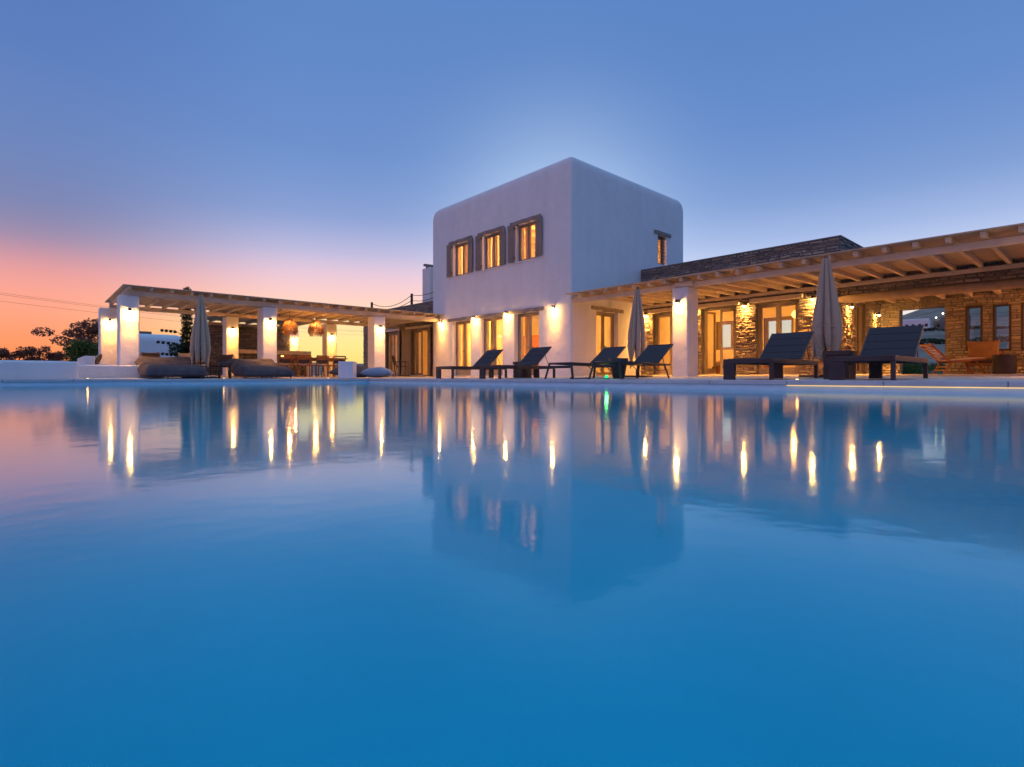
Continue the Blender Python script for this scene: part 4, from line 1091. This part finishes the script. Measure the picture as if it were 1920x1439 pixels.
def wicker(x, y, label, seed):
    r = random.Random(seed)
    t = thing('pendant_lamp', label, 'pendant lamp', (x,y,0), 0, 'wicker pendants over the dining table')
    mb = MB(); mb.tube([(0,0,2.24),(0,0,2.52)], .006, 6); mb.build('cord', M['metal'], t)
    mb = MB()
    for k in range(120):      # basket of twigs
        a = r.random()*6.283; a2 = a+r.uniform(-.9,.9); pts = []
        for s in range(6):
            f = s/5; z = 2.26-.36*f; rad = .06+.21*math.sin(min(1, f*1.1)*math.pi/2)+r.uniform(-.01,.01); aa = a+(a2-a)*f
            pts.append((rad*math.cos(aa), rad*math.sin(aa), z))
        mb.tube(pts, .004, 4)
    for k in range(7):
        z = 2.22-.05*k; f = (2.26-z)/.36; rad = .06+.21*math.sin(min(1, f*1.1)*math.pi/2)
        mb.tube([(rad*math.cos(q*.3142), rad*math.sin(q*.3142), z+r.uniform(-.006,.006)) for q in range(21)], .005, 4, caps=False)
    mb.build('shade', M['twig'], t)
    mb = MB()
    for k in range(700):      # shaggy fringe
        a = r.random()*6.283; z = r.uniform(1.74,2.02); rad = .24+r.uniform(-.03,.02); l = r.uniform(.08,.16); da = r.uniform(-.25,.25)
        z2 = z-l; r2 = (rad+.05)*(.72 if z2 < 1.72 else 1)
        mb.tube([(rad*math.cos(a), rad*math.sin(a), z), (r2*math.cos(a+da), r2*math.sin(a+da), max(1.62, z2))], [.005,.002], 3)
    mb.build('fringe', M['darktwig'], t)
    mb = MB(); mb.lathe([(.01,-.05),(.04,-.03),(.048,.0),(.04,.03),(.018,.055)], (0,0,2.13), 14); mb.build('bulb', M['bulbsoft'], t, smooth=True)
    light('POINT', (0,0,2.05), 110, WARM, t, .05)
wicker(-5.45, 9.3, 'wicker pendant with shaggy fringe, left of the pair over the table', 1)
wicker(-4.45, 9.3, 'wicker pendant with shaggy fringe, right of the pair over the table', 2)
t = thing('bar_counter', 'ochre outdoor bar counter with end panel behind the dining table', 'counter', (0,0,0))
mb = MB(); mb.box(-6.6, -3.40, 12.4, 13.0, 1.03, 1.19); mb.build('worktop', M['creamfab'], t, bevel=.01)
mb = MB(); mb.box(-3.55, -3.402, 12.42, 12.98, .06, 1.028); mb.box(-6.6, -6.45, 12.42, 12.98, .06, 1.028); mb.build('side_panel', M['plaster'], t)
mb = MB(); mb.box(-6.44, -3.56, 12.75, 12.9, .06, 1.02); mb.build('front_panel', M['stone'], t)

# lounge corner on the left under the pergola
t = thing('built_in_bench', 'white built-in bench with cushions between the two leftmost pillars', 'bench', (0,0,0))
mb = MB(); mb.box(-11.35, -10.9, 8.2, 11.0, .0, .42); mb.box(-11.6, -11.352, 8.2, 11.0, 0, .66); mb.build('base', M['plaster'], t, bevel=.03, seg=3)
for i, y in enumerate((8.6,9.3,10.0,10.6)):
    pillow('cushion', (-11.24,y,.56), .36, .40, .14, (0,R(-68),R(8*(i-1))), M['creamfab'] if i % 2 else M['rustfab'], None, parent=t)
def wire_chair(loc, rz, label, mat):
    t = thing('lounge_chair', label, 'chair', loc, rz, 'low lounge chairs under the left pergola')
    mb = MB()
    for s in (-1, 1):
        mb.tube([(s*.3,-.3,0),(s*.3,-.28,.35),(s*.28,.25,.30),(s*.28,.38,.75)], .012, 6); mb.tube([(s*.3,.3,0),(s*.28,.25,.30)], .012, 6); mb.tube([(s*.3,-.28,.50),(s*.3,.33,.50)], .014, 6); mb.tube([(s*.3,-.28,.35),(s*.3,-.28,.5)], .012, 6)
    mb.tube([(-.28,.38,.75),(.28,.38,.75)], .012, 6); mb.tube([(-.3,-.28,.35),(.3,-.28,.35)], .012, 6)
    mb.build('frame', M['metal'], t)
    pillow('seat_cushion', (0,-.02,.38), .56, .56, .14, (0,0,0), mat, None, parent=t)
    pillow('back_cushion', (0,.28,.60), .52, .44, .14, (R(72),0,0), mat, None, parent=t)
    return t
wire_chair((-8.6,9.6,.07), R(35), 'low lounge chair with cream cushions behind the arched side table', M['creamfab'])
wire_chair((-7.6,9.9,.07), R(-30), 'low lounge chair with dark cushions left of the second rear pillar', M['greyfab'])
wire_chair((-9.6,10.6,.07), R(160), 'low lounge chair seen past the left closed parasol', M['rustfab'])
t = thing('armchair', 'dark slatted armchair on the terrace right of the third front pillar', 'armchair', (-1.15,8.5,.08), R(70))
for s in (-1, 1):
    mb = MB(); mb.bar((s*.27,-.25,0), (s*.27,-.25,.6), .035, .035); mb.build('leg', M['darkwood'], t)
    mb = MB(); mb.bar((s*.27,.28,0), (s*.27,.22,.42), .035, .035); mb.bar((s*.27,.22,.42), (s*.27,.33,.84), .035, .035); mb.build('leg', M['darkwood'], t)
    mb = MB(); mb.bar((s*.27,-.28,.61), (s*.27,.28,.61), .05, .025); mb.build('armrest', M['darkwood'], t)
mb = MB(); mb.box(-.25, .25, -.26, .24, .39, .42); mb.build('seat', M['darkwood'], t)
mb = MB(); mb.bar((0,.235,.46), (0,.335,.84), .5, .03, (0,1,0)); mb.build('backrest', M['sling'], t)

# ------------------------------------------------------------------ low white walls on the left
mb = MB(); mb.box(-19, -11.87, 5.45, 6.4, -.2, .43); tag(mb.build('low_wall', M['plaster'], bevel=.05, seg=3), 'thick low white wall block at the far left of the pool', 'wall')
mb = MB(); mb.box(-11.868, -9.9, 6.75, 7.1, -.2, .375); tag(mb.build('low_wall', M['plaster'], bevel=.035, seg=3), 'lower white wall running in front of the nearest pergola pillar', 'wall')
mb = MB(); mb.box(-22, -10.3, 27.0, 27.4, -.8, .93)
tag(mb.build('garden_wall', M['plaster'], bevel=.03), 'long white garden wall below the orange horizon shrubs', 'wall')

# white neighbour house on the left
t = thing('white_house', 'small white neighbour house seen between the left pillar and the cypress', 'house', (0,0,0))
mb = MB(); mb.box(-8.8, -5.6, 26.5, 32, -1, 2.62); mb.build('wall', M['plaster'], t, bevel=.45, seg=6)
mb = MB(); mb.box(-8.3, -7.2, 27.4, 28.4, 2.6, 2.80); mb.build('roof_hatch', M['pot'], t)
mb = MB(); mb.box(-7.4, -6.6, 26.46, 26.50, .2, 1.2); mb.build('window', M['frame'], t)

# ------------------------------------------------------------------ roof railing, wires
t = thing('rope_railing', 'two timber posts linked by sagging ropes on the left wing roof', 'railing', (0,0,0))
for y in (10.9,14.9):
    mb = MB(); mb.tube([(.85,y,3.44),(.85,y,4.04)], .062, 10); mb.build('post', M['darkwood'], t, smooth=False)
def rope(a, b, sag, parent, r=.014, name='rope'):
    a, b = Vector(a), Vector(b); pts = []
    for k in range(17):
        f = k/16; p = a.lerp(b, f); p.z -= sag*4*f*(1-f); pts.append(p)
    mb = MB(); mb.tube(pts, r, 6); return mb.build(name, M['rope'], parent, smooth=True)
for z in (3.98,3.72):
    rope((.85,10.9,z), (.85,14.9,z), .34 if z > 3.8 else .25, t); rope((.85,8.60,z), (.85,10.9,z), .12, t)
def utility_pole(x, y, h, label):
    t = thing('utility_pole', label, 'utility pole', (x,y,ter(x,y)), 0, 'utility poles')
    mb = MB(); mb.tube([(0,0,0),(0,0,h)], [.14,.09], 10); mb.build('pole', M['bark'], t)
    mb = MB(); mb.bar((-.9,0,h-.3), (.9,0,h-.3), .1, .1); mb.build('crossarm', M['bark'], t)
zP = 7.6
utility_pole(-17.2, 46.6, 7.8, 'utility pole at the left carrying the overhead wires'); utility_pole(39.7, 69.2, 9.2, 'distant utility pole behind the tower carrying the overhead wires')
for dx, dzz, lb in ((-.8,0,'uppermost'),(.0,-.25,'middle'),(.8,-1.0,'lowest')):
    o = rope((-17.2+dx,46.6,6.95+dzz*.8), (39.7+dx,69.2,7.9+dzz*.5), .9, None, .010, 'power_line')
    tag(o, '%s of the three thin overhead wires crossing the orange sky' % lb, 'wire', 'overhead wires')

# ------------------------------------------------------------------ plants
def leaves(mb, pts, size, r, flat=.5):
    for p in pts:
        n = Vector((r.gauss(0,1), r.gauss(0,1), r.gauss(0,1)+flat)).normalized()
        s = n.cross(Vector((r.gauss(0,1), r.gauss(0,1), r.gauss(0,1)))).normalized(); t = n.cross(s)
        L = size*r.uniform(.6,1.4); w = L*.45
        mb.poly([p-s*L, p+t*w, p+s*L, p-t*w])
def blob_pts(r, n, c, rad, shell=.5):
    out = []
    while len(out) < n:
        v = Vector((r.uniform(-1,1), r.uniform(-1,1), r.uniform(-1,1)))
        if .02 < v.length <= 1:
            v = v*(shell/v.length+(1-shell)) if v.length < shell else v
            out.append(Vector((c[0]+v.x*rad[0], c[1]+v.y*rad[1], c[2]+v.z*rad[2])))
    return out
def plant(name, loc, label, cat, blobs, n, size, mat, seed, trunk=None, group=None):
    r = random.Random(seed); t = thing(name, label, cat, loc, 0, group)
    mb = MB()
    if trunk:
        for pts, rs in trunk: mb.tube(pts, rs, 6)
    else:
        for k in range(5): mb.tube([(0,0,-.1),(r.uniform(-.2,.2),r.uniform(-.2,.2),max(.2, blobs[0][0][2]))], [.03,.01], 5)
    mb.build('trunk' if trunk else 'stem', M['bark'], t)
    mb = MB(); tot = sum(b[1][0]*b[1][1]*b[1][2] for b in blobs)
    for c, rad in blobs:
        leaves(mb, blob_pts(r, int(n*max(.03, rad[0]*rad[1]*rad[2]/tot)), c, rad), size, r)
    mb.build('crown' if trunk else 'foliage', mat, t)
    return t
# clipped round hedge bush left of the first pillars
r = random.Random(5); bl = [((r.uniform(-.5,.5), r.uniform(-.35,.35), r.uniform(.35,.85)), (.42,.4,.36)) for _ in range(16)]
plant('bush', (-10.95,14.0,.28), 'dense rounded green bush behind the low white wall', 'bush', bl, 15000, .045, M['leaf'], 5)
# russet tree behind it
r = random.Random(9); tr = [([(0,0,-.2),(.05,0,.7),(.1,.05,1.2)], [.07,.05,.03])]; bl = []
for k in range(15):
    a = r.uniform(0,6.28); d = r.uniform(.4,1.5); z = r.uniform(1.15,2.15)-d*.18
    e = (d*math.cos(a), d*math.sin(a), z); tr.append(([(.08,.03,1.0), (e[0]*.5,e[1]*.5,1.0+(z-1.0)*.6), e], [.025,.015,.006])); bl.append((e, (.40,.40,.20)))
plant('tree', (-10.9,18.4,.45), 'spreading russet-leaved tree left of the rear pillar', 'tree', bl, 3400, .055, M['leafred'], 9, tr)
# row of shrubs on the left horizon
for i, (x, h, lb) in enumerate([(-14.3,1.0,'leftmost low shrub against the orange sky'),(-13.8,.75,'second low shrub from the left on the horizon'),(-13.2,.8,'third low shrub from the left on the horizon'),
       (-12.5,1.15,'tallest pointed shrub on the left horizon'),(-11.9,.8,'low shrub right of the tallest pointed one'),(-11.3,.75,'low shrub just left of the rounded bush')]):
    r = random.Random(20+i); bl = [((r.uniform(-.6,.6), r.uniform(-.3,.3), h*r.uniform(.35,.95)), (.28,.28,.2)) for _ in range(10)]
    tr = [([(0,0,-.3),(b[0][0]*.5,b[0][1]*.5,b[0][2]*.6),b[0]], [.02,.012,.006]) for b in bl]
    plant('shrub', (x,31+.15*i,.75), lb, 'shrub', bl, 900, .06, M['leafred'], 30+i, tr, 'shrubs along the left horizon')
# cypress with loose juniper skirt
r = random.Random(3); bl = [((.02*math.sin(k), .02*math.cos(k), .5+.2*k), (.24*(1-.35*(k/16)**3), .24*(1-.35*(k/16)**3), .22)) for k in range(16)]
for k in range(16):
    a = r.uniform(0,6.28); d = r.uniform(.15,.55); bl.append(((d*math.cos(a), d*math.sin(a), r.uniform(.4,1.35)), (.22,.22,.16)))
tr = [([(0,0,-.1),(0,0,3.3)], [.06,.01])]
for z, a, L in ((1.25,2.6,1.1),(1.75,2.5,1.0),(.8,2.7,.9),(1.5,-.6,.8)):
    e = Vector((L*math.cos(a), L*math.sin(a), z+.22*L)); tr.append(([(0,0,z-.1), e*.5+Vector((0,0,z*.5+.05)), e], [.014,.01,.004]))
    for q in range(4): bl.append(((e.x*(.45+.17*q), e.y*(.45+.17*q), z+(.20*L)*(.5+.09*q)), (.045,.045,.035)))
plant('cypress', (-7.95,13.9,.05), 'slim cypress with a loose bushy base beside the left closed parasol', 'tree', bl, 11000, .035, M['leafdark'], 3, tr)
# plants beyond the patio opening
r = random.Random(12); bl = [((r.uniform(-.5,.5), r.uniform(-.5,.5), r.uniform(.1,.42)), (.4,.4,.24)) for _ in range(10)]
plant('bush', (11.2,-6.75,.0), 'low rounded green bush right outside the patio opening', 'bush', bl, 5000, .03, M['leaf'], 12)
r = random.Random(13); bl = [((r.uniform(-.7,.7), r.uniform(-1.0,1.0), r.uniform(.1,.8)), (.4,.4,.25)) for _ in range(16)]
plant('bush', (13.4,-8.3,.0), 'dark straggly bush outside the patio, behind the teak lounge chair', 'bush', bl, 5000, .045, M['leafdark'], 13)
for i, (x, y, hh, lb) in enumerate([(39,-3,.35,'nearest dark hedge line across the field beyond the patio'),(101,8,.6,'middle dark hedge line across the field beyond the patio'),(138,15,.45,'farthest dark hedge line just below the distant white houses')]):
    r = random.Random(40+i); t = thing('hedge', lb, 'hedge', (x,y,ter(x,y)), 0, 'hedge lines in the far field')
    mb = MB()
    for k in range(70):
        yy = r.uniform(-17,8); zz = ter(x,y+yy)-ter(x,y); f = .55+.45*math.sin(yy*.8+i)
        leaves(mb, blob_pts(r, 50, (r.uniform(-.8,.8), yy, zz+hh*f), (.8,1.0,hh*.8)), .16, r)
    mb.build('foliage', M['leafdark'], t)
    mb = MB()
    for k in range(10):
        yy = -15+2.4*k; zz = ter(x,y+yy)-ter(x,y); mb.tube([(0,yy,zz-.2),(0,yy,zz+hh)], .05, 5)
    mb.build('stem', M['bark'], t)

# far houses on the hill
def far_house(x, y, w, d, h, rz, mat, label, nwin, lampx=None):
    z = ter(x, y); t = thing('far_house', label, 'house', (x,y,z-.4), rz, None)
    mb = MB(); mb.box(-d/2, d/2, -w/2, w/2, -.6, h+.4); mb.build('wall', mat, t, bevel=.15)
    for k in range(nwin):
        yy = -w/2+w*(k+.5)/nwin; mb = MB(); mb.box(-d/2-.03, -d/2+.05, yy-.28, yy+.28, .8, 1.5); mb.build('window', M['darkwood'], t)
    mb = MB(); mb.box(-d/2+.3, d/2-.3, -w/2+.3, w/2-.3, h+.4, h+.46); mb.build('roof', M['plaster'], t)
    if lampx is not None:
        mb = MB(); mb.tube([(-d/2-.2,lampx,h+.4),(-d/2-.2,lampx,h+.8)], .04, 6); mb.build('lamp_post', M['metal'], t)
        mb = MB(); mb.lathe([(.02,-.16),(.14,-.1),(.17,0),(.14,.1),(.02,.16)], (-d/2-.2,lampx,h+.95), 10); mb.build('lamp', M['farlight'], t)
far_house(147, 19.6, 6.2, 6, 2.3, R(8), M['plaster'], 'long white house with five small dark windows on the hillside', 5)
far_house(153, 12.6, 5.5, 6, 2.9, R(6), M['stone'], 'grey stone house right of the long white one, one dark window', 2, 2.2)
far_house(158, 16.6, 2.0, 5, 2.2, R(6), M['stone'], 'small dim house between the white and the grey stone houses', 1, .4)

# ------------------------------------------------------------------ patio furniture
def teak_lounge(loc, rz, label):
    t = thing('lounge_chair', label, 'chair', loc, rz, 'teak lounge chairs on the covered patio')   # faces +x
    W = .30
    for s in (-1, 1):
        mb = MB(); mb.bar((-.62,s*W,.80), (-.16,s*W,.30), .032, .055); mb.bar((-.2,s*W,.33), (.62,s*W,.40), .032, .055); mb.build('side_rail', M['teak'], t, bevel=.005)
        mb = MB(); mb.bar((-.16,s*W,.33), (-.34,s*W,0), .032, .05); mb.build('leg', M['teak'], t, bevel=.005)
        mb = MB(); mb.bar((.38,s*W,.38), (.60,s*W,0), .032, .05); mb.build('leg', M['teak'], t, bevel=.005)
    mb = MB()
    for k in range(9):
        f = .08+k*.1; mb.bar((-.62+.46*f,-W,.80-.5*f), (-.62+.46*f,W,.80-.5*f), .035, .012, (.7,0,.7))
    mb.bar((-.63,-W-.03,.81), (-.63,W+.03,.81), .05, .05)
    for x, z in ((-.24,.20),(-.29,.11)): mb.bar((x,-W,z), (x,W,z), .03, .035)
    mb.build('slats', M['teak'], t)
    pillow('seat_cushion', (.24,0,.405), .78, .54, .075, (0,R(-5),0), M['creamfab'], None, parent=t)
    return t
teak_lounge((6.05,-8.55,.13), R(-58), 'teak lounge chair with slatted back and cream seat pad, seen from behind')
def teak_arm(loc, rz, label, mat):
    t = thing('armchair', label, 'armchair', loc, rz, 'teak armchairs with cushions on the covered patio')   # faces -y
    for s in (-1, 1):
        mb = MB(); mb.bar((s*.33,-.32,0), (s*.33,-.32,.5), .045, .045); mb.build('leg', M['teak'], t, bevel=.005)
        mb = MB(); mb.bar((s*.33,.32,0), (s*.33,.30,.62), .045, .045); mb.build('leg', M['teak'], t, bevel=.005)
        mb = MB(); mb.bar((s*.33,-.36,.52), (s*.33,.34,.52), .06, .03); mb.build('armrest', M['teak'], t, bevel=.005)
    mb = MB(); mb.box(-.31, .31, -.32, .32, .26, .31); mb.build('seat', M['teak'], t, bevel=.005)
    mb = MB(); mb.box(-.30, .30, -.33, .25, .311, .40); mb.build('seat_cushion', M['greyfab'], t, bevel=.03, seg=3)
    pillow('back_cushion', (0,.27,.66), .68, .56, .17, (R(76),0,0), mat, None, parent=t)
    return t
teak_arm((6.75,-9.12,.13), R(-80), 'teak armchair with an ochre back cushion under the slot windows', M['rustfab'])
teak_arm((6.3,-10.45,.13), R(-60), 'teak armchair at the right edge beside the round dark table', M['slat'])
t = thing('drum_table', 'dark cylindrical drum table between the patio armchairs', 'side table', (6.0,-9.6,.13))
mb = MB(); mb.lathe([(.22,0),(.235,.01),(.235,.47),(.22,.48),(.02,.481)], (0,0,0), 30); mb.build('body', M['metal'], t)
mb = MB(); mb.lathe([(.245,.482),(.25,.49),(.245,.505),(.02,.506)], (0,0,0), 30); mb.build('top', M['slat'], t)
